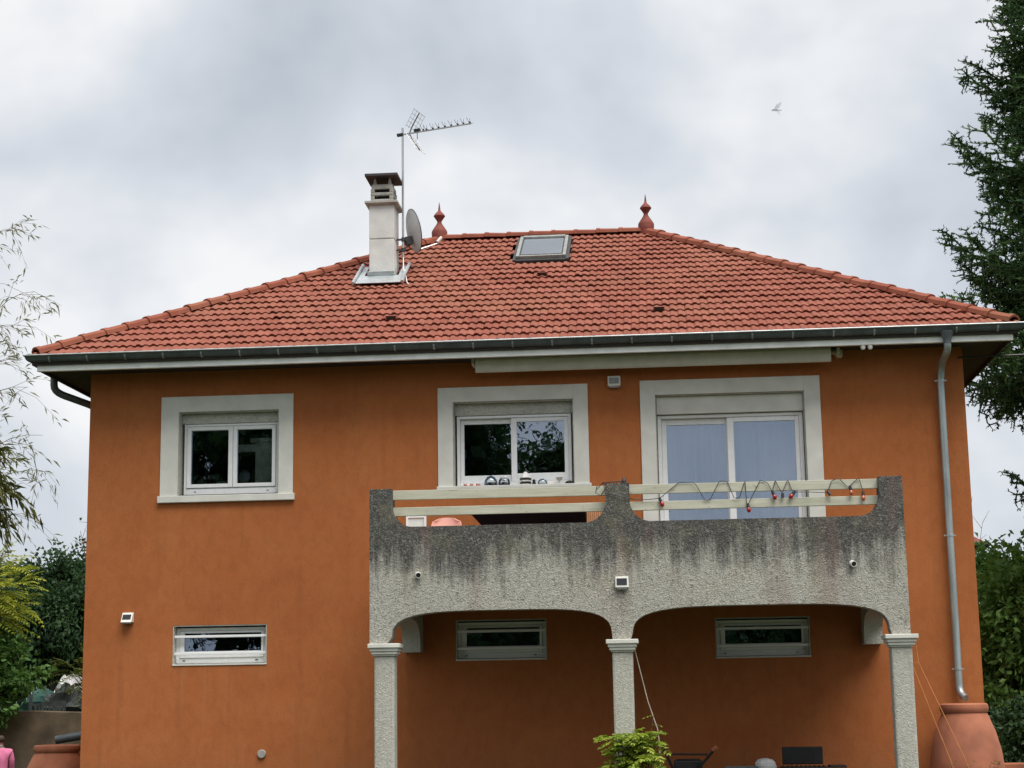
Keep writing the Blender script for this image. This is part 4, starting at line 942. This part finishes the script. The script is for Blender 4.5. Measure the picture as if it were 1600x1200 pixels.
def frond_arrays(base, d, ln, pairs, Ln, Wd, droop, var):
    base = np.array(base, float); d = unit(np.array(d, float)); t = np.linspace(.15, 1, pairs)[:, None]
    pts = base+d*ln*t+np.array([0, 0, -1])*droop*ln*t*t
    tang = unit(d-np.array([0, 0, 1])*2*droop*t); side = unit(np.cross(tang, np.array([0, 0, 1.])+RNG.normal(size=3)*.15))
    k = np.sin(np.pi*np.clip(t*.85+.12, 0, 1)); lens = (Ln*(.45+.6*k)).ravel()
    P = np.concatenate([pts, pts, pts[-1:]]); D = np.concatenate([side*.9+tang*.45, -side*.9+tang*.45, tang[-1:]]); D = D+RNG.normal(size=D.shape)*.1
    n = len(P); S = unit(np.cross(unit(D), np.array([0, 0, 1.])+RNG.normal(size=(n, 3))*.25))
    L_ = np.concatenate([lens, lens, lens[-1:]])[:, None]; D = unit(D); m = P+D*L_*.45; tip = P+D*L_-np.array([0, 0, 1])*L_*.2
    V = np.stack([P, m+S*Wd/2, tip, m-S*Wd/2], 1).reshape(-1, 3); b = np.arange(n)[:, None]*4; F = np.concatenate([b+[0, 1, 2], b+[0, 2, 3]], 1).reshape(-1, 3)
    return V, F, np.repeat(np.clip(var+RNG.normal(size=n)*.15, 0, 1), 2)
def frond_shrub(name, base, c, rad, n, ln, pairs, Ln, Wd, droop, mat, label, cat, trunk_r=.05, lowz=None):
    T = empty(name, base, label, cat); c = np.array(c, float); parts = []; m = MB(); bV = Vector(base)
    for i in range(n):
        d = unit(RNG.normal(size=3)); d[2] = d[2]*.9+.25; r = .25+.75*RNG.random()**.5; p = c+d*np.array(rad)*r*.8
        if p[2] < base[2]+.15: p[2] = base[2]+.15+RNG.random()*.4
        dd = d+RNG.normal(size=3)*.35; dd[2] += .15; L2 = ln*(.7+.6*RNG.random())
        parts.append(frond_arrays(p, dd, L2, pairs, Ln, Wd, droop*(.6+.8*RNG.random()), RNG.random()))
        if i % 6 == 0: m.tube([bV, bV.lerp(Vector(p), .5)+Vector((0, 0, .15)), Vector(p)], [trunk_r, trunk_r*.6, .006], 5)
    V, F, v = join_arrays(parts); fast_mesh('foliage', V, F, mat, T, v, origin=base); m.build('stems', 'bark', T, smooth=True); return T

# tree lines far behind, closing the view under the near crowns
for x, y, z0, lab, gp in ((-15, 25, 1.42, 'hedge tree far behind the bamboo', 0), (-11.5, 26, 1.42, 'hedge tree far behind the feathery shrub', 0), (-8, 25.5, 1.42, 'hedge tree far behind the tarpaulins', 0), (-4.6, 26, 1.42, 'hedge tree far behind the left house corner', 0), (18.5, 24, -.05, 'hedge tree beyond the neighbouring roof corner', 1), (22, 25, -.05, 'hedge tree beyond the spruce', 1)):
    broadleaf('hedge_tree', (x, y, z0), (x, y, z0+1.75), (2.3, 1.3, 1.75), 90, 90, .22, .13, 'leaf_dark' if gp == 0 else 'leaf_mid', lab, 'tree', 'trees of the far hedge', .5, .12)
# left: feathery yellow-green shrub, green shrub below, dark trees behind
frond_shrub('feathery_shrub', (-5.9, 9.6, 1.4), (-5.75, 9.6, 3.55), (1.6, 1.2, 1.45), 560, .5, 9, .13, .045, .35, 'leaf_yellow', 'yellow-green feathery shrub above the retaining wall', 'shrub')
broadleaf('leafy_shrub', (-5.4, 9.7, 1.4), (-5.45, 9.6, 2.35), (1.25, .8, .95), 110, 70, .13, .085, 'leaf_mid', 'green broad-leaved shrub spilling over the retaining wall', 'shrub', None, .26, .05)
broadleaf('dark_tree', (-6.0, 16, 1.2), (-5.9, 16, 3.75), (1.7, 1.3, 1.45), 150, 170, .115, .068, 'leaf_dark', 'dense dark green tree beyond the junk pile', 'tree', 'dark trees beyond the retaining wall', .34, .14)
broadleaf('dark_tree', (-3.6, 17, 1.2), (-3.9, 17, 3.6), (1.7, 1.3, 1.6), 110, 170, .115, .068, 'leaf_dark', 'dense dark green tree close behind the corner of the house', 'tree', 'dark trees beyond the retaining wall', .34, .14)
broadleaf('dark_tree', (-8.6, 18, 1.2), (-8.4, 18, 3.4), (2.2, 1.3, 1.5), 120, 170, .115, .068, 'leaf_dark', 'dense dark green tree behind the feathery shrub', 'tree', 'dark trees beyond the retaining wall', .34, .14)
frond_shrub('sumac', (-3.75, 12.0, 1.4), (-3.95, 12.0, 2.2), (.5, .5, .42), 46, .62, 13, .11, .028, .45, 'leaf_olive', 'sumac with long drooping fronds beside the white tarpaulin', 'shrub', .03)
# retaining wall, fence, junk
RW = MB(); n = 26
tp = [(-14+i*.6, 1.60+.02*math.sin(i*1.7)+.012*math.sin(i*4.1)) for i in range(n)]
tp = [(x, z) for x, z in tp if x < .1]; bt = [(x, -.5) for x, z in tp]
RW.strip(tp, bt, 10.0, 10.3).build('retaining_wall', 'old_wall', None, bevel=.02, label='old brown rendered retaining wall left of the house', cat='wall')
MB().box(-30, .1, 10.31, 30, -.5, 1.42).build('upper_garden', 'lawn', None, kind='structure', label='raised garden behind the retaining wall')
FE = empty('picket_fence', (-4.65, 11.6, 1.42), 'short dark wooden picket fence behind the retaining wall', 'fence')
for x in (-4.98, -4.30): MB().box(x-.03, x+.03, 11.57, 11.63, 1.42, 1.93 if x < -4.5 else 1.80).build('post', 'fence_wood', FE)
MB().obox((-4.64, 11.6, 1.755), (.32, 0, .03), (0, .02, 0), (0, 0, .025)).build('rail', 'fence_wood', FE)
for k in range(8): MB().box(-4.87+.07*k-.022, -4.87+.07*k+.022, 11.575, 11.59, 1.43, 1.73+.006*k).build('picket', 'fence_wood', FE)
JP = empty('tarpaulin_pile', (-4.9, 12.4, 1.42), 'garden pile covered with white and green tarpaulins', 'tarpaulin')
def blob(c, rad, nx=14, ny=9, amp=.18, seed=0):
    rr = random.Random(seed); V = []; F = []
    for j in range(ny+1):
        for i in range(nx):
            a = 2*math.pi*i/nx; t = j/ny*math.pi/2; k = 1+rr.uniform(-amp, amp)
            V.append((c[0]+rad[0]*math.cos(a)*math.cos(t)*k, c[1]+rad[1]*math.sin(a)*math.cos(t)*k, c[2]+rad[2]*math.sin(t)*k))
    for j in range(ny):
        for i in range(nx): F.append((j*nx+i, j*nx+(i+1) % nx, (j+1)*nx+(i+1) % nx, (j+1)*nx+i))
    return MB().add(V, F)
blob((-4.62, 13.0, 1.43), (.46, .4, .84), seed=2).build('white_sheet', 'tarp_white', JP)
blob((-5.12, 12.6, 1.43), (.42, .4, .62), seed=3).build('green_sheet', 'tarp_green', JP)
blob((-4.55, 12.35, 1.43), (.5, .3, .60), amp=.25, seed=5).build('dark_sheet', 'fence_wood', JP)
MB().obox((-5.1, 12.0, 2.17), (.18, 0, .10), (0, .05, 0), (0, 0, .02)).build('lid_board', 'tarp_white', JP)

# bamboo sprays left of the house
def bamboo(name, base, tips, Ln, Wd, mat, label, nleaf, twigs, seed, culm_r=.016, hang=.35):
    rr = np.random.default_rng(seed); B = empty(name, base, label, 'bamboo'); bv = Vector(base); Ps, Ds = [], []; tw = MB()
    for tip in tips:
        t = Vector(tip); top = Vector((bv.x+(t.x-bv.x)*.35+rr.uniform(-.15, .15), bv.y+rr.uniform(-.3, .3), t.z*.95+.6)); path = bez([bv+Vector((rr.uniform(-.3, .3), rr.uniform(-.3, .3), 0)), Vector((bv.x-.1, bv.y, t.z*.6)), top, t], 16)
        MB().tube(path, [culm_r*(1-.8*i/16) for i in range(17)], 6).build('culm', 'bamboo_culm', B, smooth=True)
        for _ in range(twigs):
            q = rr.uniform(.55, 1.0); i = min(15, int(q*16)); p = path[i].lerp(path[i+1], q*16-i) if i < 16 else path[-1]
            d = Vector((rr.normal()*.55+.25, rr.normal()*.6, rr.normal()*.35-.05)).normalized(); ln = rr.uniform(.35, .8)
            e1 = p+d*ln*.5+Vector((0, 0, .02)); e2 = p+d*ln-Vector((0, 0, hang*ln*.6)); tw.tube([p, e1, e2], [.003, .0024, .0016], 4, False)
            for k in range(nleaf):
                s = rr.uniform(.25, 1.02); a = e1.lerp(e2, (s-.5)*2) if s > .5 else p.lerp(e1, s*2); a = a+Vector(rr.normal(size=3)*.025)
                dd = d*.8+Vector(rr.normal(size=3)*.55)-Vector((0, 0, hang)); Ps.append(a[:]); Ds.append(dd[:])
    P = np.array(Ps); D = np.array(Ds); V, F, v = leaf_arrays(P, D, Ln*(.6+.7*RNG.random(len(P))), Wd*(.7+.6*RNG.random(len(P))), .18)
    fast_mesh('foliage', V, F, mat, B, v, origin=base); tw.build('twigs', 'twig', B, fix=False)
bamboo('bamboo', (-4.1, 3.2, -.4), [(-2.35, 3.0, 9.0), (-1.95, 3.0, 8.0), (-2.2, 3.1, 7.5), (-2.0, 3.0, 6.5), (-1.75, 3.0, 5.75), (-1.65, 3.1, 5.2), (-2.1, 3.0, 4.55), (-2.6, 3.1, 6.9), (-2.5, 3.2, 5.1), (-2.4, 3.0, 4.2)], .15, .024, 'leaf_bamboo', 'tall sparse bamboo with thin drooping leaves', 8, 26, 3)
bamboo('bamboo', (-3.1, 1.6, -.3), [(-2.0, 1.4, 5.3), (-2.0, 1.5, 4.95), (-1.95, 1.45, 4.75), (-2.2, 1.4, 5.5), (-2.2, 1.4, 4.9), (-2.3, 1.3, 5.2)], .20, .042, 'leaf_olive', 'dense olive bamboo with broad hanging leaves', 18, 36, 5, .014, .95)

# spruce right of the house
def spruce(base, height, label, side_min=-2):
    T = empty('spruce_tree', base, label, 'tree'); b = np.array(base, float); rr = np.random.default_rng(21)
    MB().tube([Vector(base)-Vector((0, 0, .1)), Vector(base)+Vector((.05, 0, height*.5)), Vector(base)+Vector((0, 0, height))], [.32, .2, .02], 10).build('trunk', 'bark', T, smooth=True)
    segs = []      # (p0, p1, r0, r1)  needle-clad shoots
    wood = MB()
    z = 5.5
    while z < height-.3:
        nb = rr.integers(7, 11) if z > 6 else 3; a0 = rr.uniform(0, 6.28); Lmax = ((1-(z/height)**2.1)*3.85+.15)*(.84+.17*math.cos(2*math.pi*(z-11.4)/1.75))
        for k in range(nb):
            a = a0+2*math.pi*k/nb+rr.normal()*.15; Lb = Lmax*rr.uniform(.66, 1.10); dirh = np.array([math.cos(a), math.sin(a), 0]); lo = -.32*(1-z/height)-.06
            n = max(7, int(Lb/.17)); pts = []
            for i in range(n+1):
                t = i/n; pts.append(b+np.array([0, 0, z])+dirh*Lb*t+np.array([0, 0, Lb*(lo*math.sin(t*math.pi*.62)*1.1+.30*t**3)])+rr.normal(size=3)*.012)
            wood.tube([Vector(p) for p in pts], [.035*(1-.85*i/n)*(Lb/3.5)+.004 for i in range(n+1)], 4, False)
            for i in range(1, n+1):
                t = i/n; p = pts[i]; tang = unit(pts[i]-pts[i-1]); segs.append((pts[i-1], p, .028, .026))
                side = np.cross(tang, [0, 0, 1.])
                for sg in (1, -1):
                    if t < .16: continue
                    ls = (.80*(1-abs(t-.45)*1.25)+.14)*rr.uniform(.65, 1.2)*(1 if dirh[0] < .45 else .7); d = unit(side*sg*(.85)+tang*.55+np.array([0, 0, -.12])); q = p
                    m_ = max(2, int(ls/.13)); cur = p
                    for j in range(m_):
                        nx_ = cur+d*ls/m_+np.array([0, 0, -.012*j]); segs.append((cur, nx_, .026, .022 if j < m_-1 else .005))
                        for sgn_ in ((1, -1) if dirh[0] < .45 else ()):        # small forked shoot
                            e = unit(d*.6+np.cross(d, [0, 0, 1.])*sgn_*.75+rr.normal(size=3)*.18); segs.append((nx_, nx_+e*rr.uniform(.09, .20), .024, .006))
                        if rr.random() < .62*(1-.35*t):        # hanging curtain shoot
                            hl = rr.uniform(.10, .34)*(1.15-.5*z/height); h1 = nx_+np.array([rr.normal()*.03, rr.normal()*.03, -hl*.5]); h2 = h1+np.array([rr.normal()*.04, rr.normal()*.04, -hl*.5]); segs.append((nx_, h1, .022, .02)); segs.append((h1, h2, .02, .005))
                        cur = nx_
            e = pts[-1]; tang = unit(pts[-1]-pts[-2])
            for q in (-.6, 0, .6): segs.append((e, e+unit(tang+np.cross(tang, [0, 0, 1.])*q+np.array([0, 0, .18]))*.14, .026, .004))
        z += rr.uniform(.22, .32) if z > 6 else 2.0
    A = np.array([s[0] for s in segs]); Bq = np.array([s[1] for s in segs]); r0 = np.array([s[2] for s in segs]); r1 = np.array([s[3] for s in segs])
    n = len(A); d = unit(Bq-A); s1 = unit(np.cross(d, np.array([.3, .2, 1.])+RNG.normal(size=(n, 3))*.2)); s2 = np.cross(d, s1)
    # core prism of each shoot
    V = []; 
    for k in range(3):
        q = 2*math.pi*k/3; V.append(A+(s1*math.cos(q)+s2*math.sin(q))*(r0*.8)[:, None]); V.append(Bq+(s1*math.cos(q)+s2*math.sin(q))*(r1*.8)[:, None])
    V = np.stack(V, 1).reshape(-1, 3); o6 = np.arange(n)[:, None]*6
    F = np.concatenate([np.concatenate([o6+[2*k, 2*((k+1) % 3), 2*((k+1) % 3)+1], o6+[2*k, 2*((k+1) % 3)+1, 2*k+1]], 1) for k in range(3)], 1).reshape(-1, 3)
    var = np.repeat(np.clip(RNG.random(n), 0, 1), 6); parts = [(V, F, var)]
    # needles standing off the shoots
    K = 5; t = RNG.random((n, K, 1)); P = A[:, None]*(1-t)+Bq[:, None]*t; ph = RNG.random((n, K, 1))*6.283
    rad = s1[:, None]*np.cos(ph)+s2[:, None]*np.sin(ph); D = unit(rad*.75+d[:, None]*.8); P = P.reshape(-1, 3); D = D.reshape(-1, 3)
    parts.append(leaf_arrays(P, D, .065, .024, .0, np.repeat(RNG.random(n), K)))
    V, F, v = join_arrays(parts); fast_mesh('crown', V, F, 'needle', T, v, origin=base); wood.build('limbs', 'bark', T, fix=False)
    print('spruce shoots', n, 'tris', len(F))
spruce((16.0, 8.6, -.05), 21.0, 'tall dark spruce with drooping branches right of the house')

# right hedge trees
broadleaf('hedge_tree', (15.0, 9.0, -.05), (14.6, 9.0, 2.6), (1.75, 1.3, 1.65), 190, 80, .15, .095, 'leaf_hedge', 'bright green leafy tree below the spruce', 'tree', 'leafy trees right of the house', .33, .12)
broadleaf('hedge_tree', (14.0, 13.5, -.05), (13.9, 13.5, 2.8), (1.9, 1.3, 1.75), 190, 80, .17, .11, 'leaf_mid', 'darker leafy tree seen past the wall corner', 'tree', 'leafy trees right of the house', .36, .12)
broadleaf('hedge_tree', (17.5, 14.0, -.05), (17.2, 14.0, 3.0), (2.4, 1.5, 2.2), 180, 80, .17, .11, 'leaf_hedge', 'leafy tree behind the spruce trunk', 'tree', 'leafy trees right of the house', .4, .12)
broadleaf('dark_shrub', (13.2, 6.5, -.05), (13.3, 6.5, .75), (.8, .7, .75), 80, 60, .11, .07, 'leaf_dark', 'low dark shrub beside the right terracotta jar', 'shrub', None, .2, .03)
MB().box(12.45, 20, 4.9, 5.1, -.1, .63).build('low_wall', 'terracotta', None, bevel=.02, label='low reddish garden wall right of the house', cat='wall')
# neighbouring house behind
NH = empty('neighbour_house', (13.0, 33, 0), 'neighbouring house with dark red roof far behind the right corner', 'house')
MB().box(9.0, 16.6, 30.6, 38, -.05, 6.0).build('wall', 'neighbour_wall', NH)
m = MB(); m.add([(8.4, 30, 6.05), (17.15, 30, 6.05), (17.15, 38.6, 6.05), (8.4, 38.6, 6.05), (11.5, 34.3, 8.4), (14.0, 34.3, 8.4), (8.4, 30, 5.9), (17.15, 30, 5.9), (17.15, 38.6, 5.9), (8.4, 38.6, 5.9)], [(0, 1, 5, 4), (1, 2, 5), (2, 3, 4, 5), (3, 0, 4), (0, 6, 7, 1), (1, 7, 8, 2), (2, 8, 9, 3), (3, 9, 6, 0), (6, 9, 8, 7)])
m.build('roof', 'neighbour_roof', NH); MB().tube([(8.35, 29.95, 5.98), (17.2, 29.95, 5.98), (17.2, 38.7, 5.98)], .08, 8).build('gutter', 'black_iron', NH)
for x in (10.5, 14.2):
    f = frame_mesh(x, x+1.2, 3.4, 4.8, .08, .08, .08, .08, 30.55, 30.62).build('window', 'white_pvc', NH); MB().box(x+.08, x+1.12, 30.57, 30.59, 3.48, 4.72).build('pane', 'pane_glass', f)
# bare twigs poking past the house corners
def bare(base, tips, label):
    T = empty('bare_sapling', base, label, 'sapling'); m = MB(); b = Vector(base)
    for t in tips:
        t = Vector(t); mid = b.lerp(t, .6)+Vector((0, 0, .4)); m.tube([b, mid, t], [.03, .014, .004], 5)
        for k in range(7): a = mid.lerp(t, random.random()); m.tube([a, a+Vector((random.uniform(-.35, .35), random.uniform(-.2, .2), random.uniform(0, .4)))], [.006, .002], 4)
    m.build('branches', 'twig', T)
bare((14.0, 18, 0), [(14.5, 18, 5.7), (14.9, 18, 5.5), (14.7, 18, 6.1)], 'bare twiggy sapling behind the right house corner')
bare((-4.2, 14, 1.4), [(-4.7, 14, 5.6), (-4.9, 14, 5.4)], 'bare twiggy sapling behind the left house corner')

# wisteria at the foot of the middle column
WI = empty('wisteria', (7.2, -3.0, 0), 'young wisteria with bright leaves climbing the middle column', 'climber'); parts = []; m = MB()
rr = np.random.default_rng(8)
for i in range(210):
    p = np.array([7.21+rr.normal()*.12, -2.98+rr.normal()*.09, .5+.80*rr.random()**.55]); a = rr.uniform(0, 6.28); d = np.array([math.cos(a)*.9+(.2 if p[0] > 7.2 else -.2), math.sin(a)*.6-.25, .35+rr.normal()*.2])
    parts.append(frond_arrays(p, d, rr.uniform(.14, .24), 6, .085, .036, .4, rr.random()))
    if i % 4 == 0: m.tube([(7.22, -2.95, .02), (float(p[0])*.5+3.61, -2.98, float(p[2])*.5), tuple(p)], [.012, .008, .003], 5)
for x, z in ((7.12, 1.33), (7.40, 1.42), (7.46, 1.30), (7.5, 1.24), (7.42, 1.52), (7.38, 1.27)):
    parts.append(frond_arrays((x, -2.85, z-.03), (rr.normal(), -.4, .3), .10, 3, .06, .026, .3, rr.random())); m.tube([(7.30, -2.92, .8), (x, -2.85, z-.03)], [.006, .003], 5)
V, F, v = join_arrays(parts); fast_mesh('foliage', V, F, 'leaf_bright', WI, v, origin=(7.2, -3, 0)); m.build('stems', 'twig', WI)
PL = empty('young_climber', (10.85, -2.6, 0), 'small yellowish climber at the foot of the orange strings', 'climber'); parts = []; m = MB()
for x, z in ((10.66, .93), (10.70, .88), (10.83, .93), (10.80, .86), (11.08, .95), (11.12, .9), (10.62, .84), (10.95, .85)):
    parts.append(frond_arrays((x, -2.5, z-.04), (rr.normal()*.6, -.3, .5), .12, 3, .06, .025, .3, rr.random())); m.tube([(10.9, -2.6, 0), (x*.6+4.36, -2.56, .5), (x, -2.5, z-.04)], [.008, .006, .003], 5)
V, F, v = join_arrays(parts); fast_mesh('foliage', V, F, 'leaf_rust', PL, v, origin=(10.85, -2.6, 0)); m.build('stems', 'twig', PL)

# big garden trees on the far side of the lawn (the window panes mirror them)
for (x, y, hz, rx, rz, lab) in ((-9, -42, 9.5, 5.5, 6.5, 'large leafy garden tree facing the left window'), (-1.6, -40, 9.8, 3.2, 6.6, 'tall leafy garden tree facing the middle window'), (-19, -44, 8, 6, 7, 'large leafy garden tree at the far left of the lawn'), (4.3, -44, 6.9, 2.1, 4.2, 'slim leafy garden tree across the lawn'), (.4, -43, 2.9, 3.2, 2.7, 'round garden bush facing the left basement window'), (12, -44, 3.6, 4, 3.2, 'low broad garden tree facing the right basement window'), (20, -46, 4, 5, 3.4, 'broad leafy garden tree at the far right of the lawn')):
    broadleaf('garden_tree', (x, y, -.05), (x, y, hz), (rx, rx*.7, rz), 230, 110, .46, .30, 'leaf_dark', lab, 'tree', 'garden trees across the lawn', 1.0, .3)

# bird in flight
BI = empty('bird', (10.75, 20, 16.25), 'small grey bird flying in the cloudy sky', 'bird')
MB().tube([(10.68, 20, 16.25), (10.72, 20, 16.27), (10.80, 20, 16.27), (10.87, 20, 16.255), (10.95, 20, 16.25)], [.008, .028, .036, .022, .006], 10).build('body', 'bird_feather', BI, smooth=True)
for s_ in (1, -1):
    m = MB(); m.add([(10.74, 20+.02*s_, 16.28), (10.84, 20+.02*s_, 16.275), (10.80, 20+.16*s_, 16.31+.05*(s_ < 0)), (10.88, 20+.15*s_, 16.29), (10.92, 20+.33*s_, 16.24 if s_ > 0 else 16.36)], [(0, 1, 3, 2), (2, 3, 4)]); wg = m.build('wing', 'bird_feather', BI); wg.modifiers.new('s', 'SOLIDIFY').thickness = .006

# person in a pink top at the left edge
def skin_mesh(name, verts, edges, radii, mat, parent, root=0, sub=2):
    me = bpy.data.meshes.new(name); og = WORLD[parent]; me.from_pydata([Vector(v) for v in verts], edges, []); o = bpy.data.objects.new(name, me); COL.objects.link(o)
    md = o.modifiers.new('skin', 'SKIN'); md.use_smooth_shade = True
    if not me.skin_vertices: 
        bm = bmesh.new(); bm.from_mesh(me); bm.verts.layers.skin.verify(); bm.to_mesh(me); bm.free()
    for i, r in enumerate(radii):
        sv = me.skin_vertices[0].data[i]; sv.radius = (r, r) if not isinstance(r, tuple) else r; sv.use_root = (i == root)
    s = o.modifiers.new('sub', 'SUBSURF'); s.levels = sub; s.render_levels = sub
    me.materials.append(MATS[mat]); place(o, og, parent); o.location = (0, 0, 0); return o
def person():
    base = (-4.56, 9.0, -.42); PE = empty('person', base, 'person in a pink top and dark trousers walking by the retaining wall', 'person')
    PE.rotation_euler = (0, 0, R(215)); k = 1.64
    hand = lambda s: [(s*.135, -.02, .47), (s*.142, -.03, .44)]
    V = [(0, 0, .53), (0, 0, .62), (0, .005, .72), (0, 0, .80), (0, -.005, .845), (0, -.012, .875), (0, -.02, .92), (0, -.018, .965)]
    E = [(i, i+1) for i in range(7)]; Rr = [(.085, .07), (.078, .062), (.09, .066), (.075, .055), (.032, .032), (.033, .034), (.042, .052), (.03, .036)]
    def chain(start, pts, rs):
        prev = start
        for p, r in zip(pts, rs): V.append(p); Rr.append(r); E.append((prev, len(V)-1)); prev = len(V)-1
        return prev
    for s, sw in ((1, .03), (-1, -.03)):
        wr = chain(3, [(s*.10, 0, .795), (s*.125, .01+sw*.3, .70), (s*.135, -.005+sw, .60), (s*.138, -.03+sw*2, .505), (s*.14, -.036+sw*2.2, .475)], [.036, .03, .025, .017, .021])
        w_ = V[wr]
        for dx, dl in ((-.014, .040), (-.005, .047), (.004, .045), (.012, .036)):
            chain(wr, [(w_[0]+dx*.3, w_[1]+dx, w_[2]-dl*.6), (w_[0]-s*.006+dx*.2, w_[1]+dx, w_[2]-dl)], [.0055, .0045])
        chain(wr, [(w_[0]-s*.006, w_[1]-.022, w_[2]-.012), (w_[0]-s*.01, w_[1]-.028, w_[2]-.03)], [.0065, .005])
        chain(0, [(s*.052, 0, .50), (s*.055, -sw*1.2, .28), (s*.056, .01-sw*2.4, .045), (s*.058, -.06-sw*2.4, .018)], [.058, .04, .026, .022])
    sc = lambda a: [tuple(q*k for q in p) for p in a]; rs = lambda a: [tuple(q*k for q in r) if isinstance(r, tuple) else r*k for r in a]
    skin_mesh('body', sc(V), E, rs(Rr), 'skin', PE)
    V2, E2, R2 = [], [], []
    def ch2(start, pts, rr_):
        prev = start
        for p, r in zip(pts, rr_):
            V2.append(p); R2.append(r)
            if prev is not None: E2.append((prev, len(V2)-1))
            prev = len(V2)-1
        return prev
    ch2(None, [(0, 0, .545), (0, 0, .62), (0, .005, .72), (0, 0, .80), (0, -.005, .835)], [(.098, .082), (.09, .074), (.10, .078), (.085, .066), (.045, .045)])
    for s, sw in ((1, .03), (-1, -.03)): ch2(3, [(s*.105, 0, .797), (s*.127, .01+sw*.3, .70), (s*.137, -.005+sw, .60), (s*.139, -.028+sw*1.9, .515)], [.045, .04, .034, .027])
    skin_mesh('top', sc(V2), E2, rs(R2), 'pink_cloth', PE)
    V2, E2, R2 = [], [], []; ch2(None, [(0, 0, .555), (0, 0, .52)], [(.092, .076), (.09, .078)])
    for s, sw in ((1, .03), (-1, -.03)): ch2(1, [(s*.053, 0, .49), (s*.056, -sw*1.2, .28), (s*.057, .01-sw*2.4, .05)], [.067, .05, .036])
    skin_mesh('trousers', sc(V2), E2, rs(R2), 'dark_cloth', PE)
    V2, E2, R2 = [], [], []; ch2(None, [(0, .018, .895), (0, .004, .945), (0, -.012, .975)], [(.043, .042), (.05, .055), (.036, .042)]); skin_mesh('hair', sc(V2), E2, rs(R2), 'hair', PE)
    V2, E2, R2 = [], [], []; ch2(None, [(0, .0, .838), (0, -.008, .862)], [(.048, .046), (.042, .042)]); skin_mesh('scarf', sc(V2), E2, rs(R2), 'blue_cloth', PE)
    for s, sw in ((1, .03), (-1, -.03)):
        V2, E2, R2 = [], [], []; ch2(None, [(s*.057, .02-sw*2.4, .03), (s*.058, -.03-sw*2.4, .024), (s*.059, -.085-sw*2.4, .018)], [.03, .03, .022]); skin_mesh('shoe', sc(V2), E2, rs(R2), 'shoe', PE)
    # face
    for s in (1, -1): MB().lathe([(.001, -.006), (.006, -.004), (.008, 0), (.006, .004), (.001, .006)], (base[0]+s*.028, base[1]-.10, base[2]+1.515), 8).build('eye', 'porcelain', PE, smooth=True)
    MB().add([Vector(base)+Vector(q) for q in ((-.012, -.108, 1.475), (.012, -.108, 1.475), (0, -.135, 1.478), (0, -.108, 1.52))], [(0, 1, 2), (0, 2, 3), (1, 3, 2), (0, 3, 1)]).build('nose', 'skin', PE)
person()
print('tiles', cnt, 'front', len(fitems), 'tris', sum(len(o.data.polygons) for o in bpy.data.objects if o.type == 'MESH'), 'objects', len(bpy.data.objects))
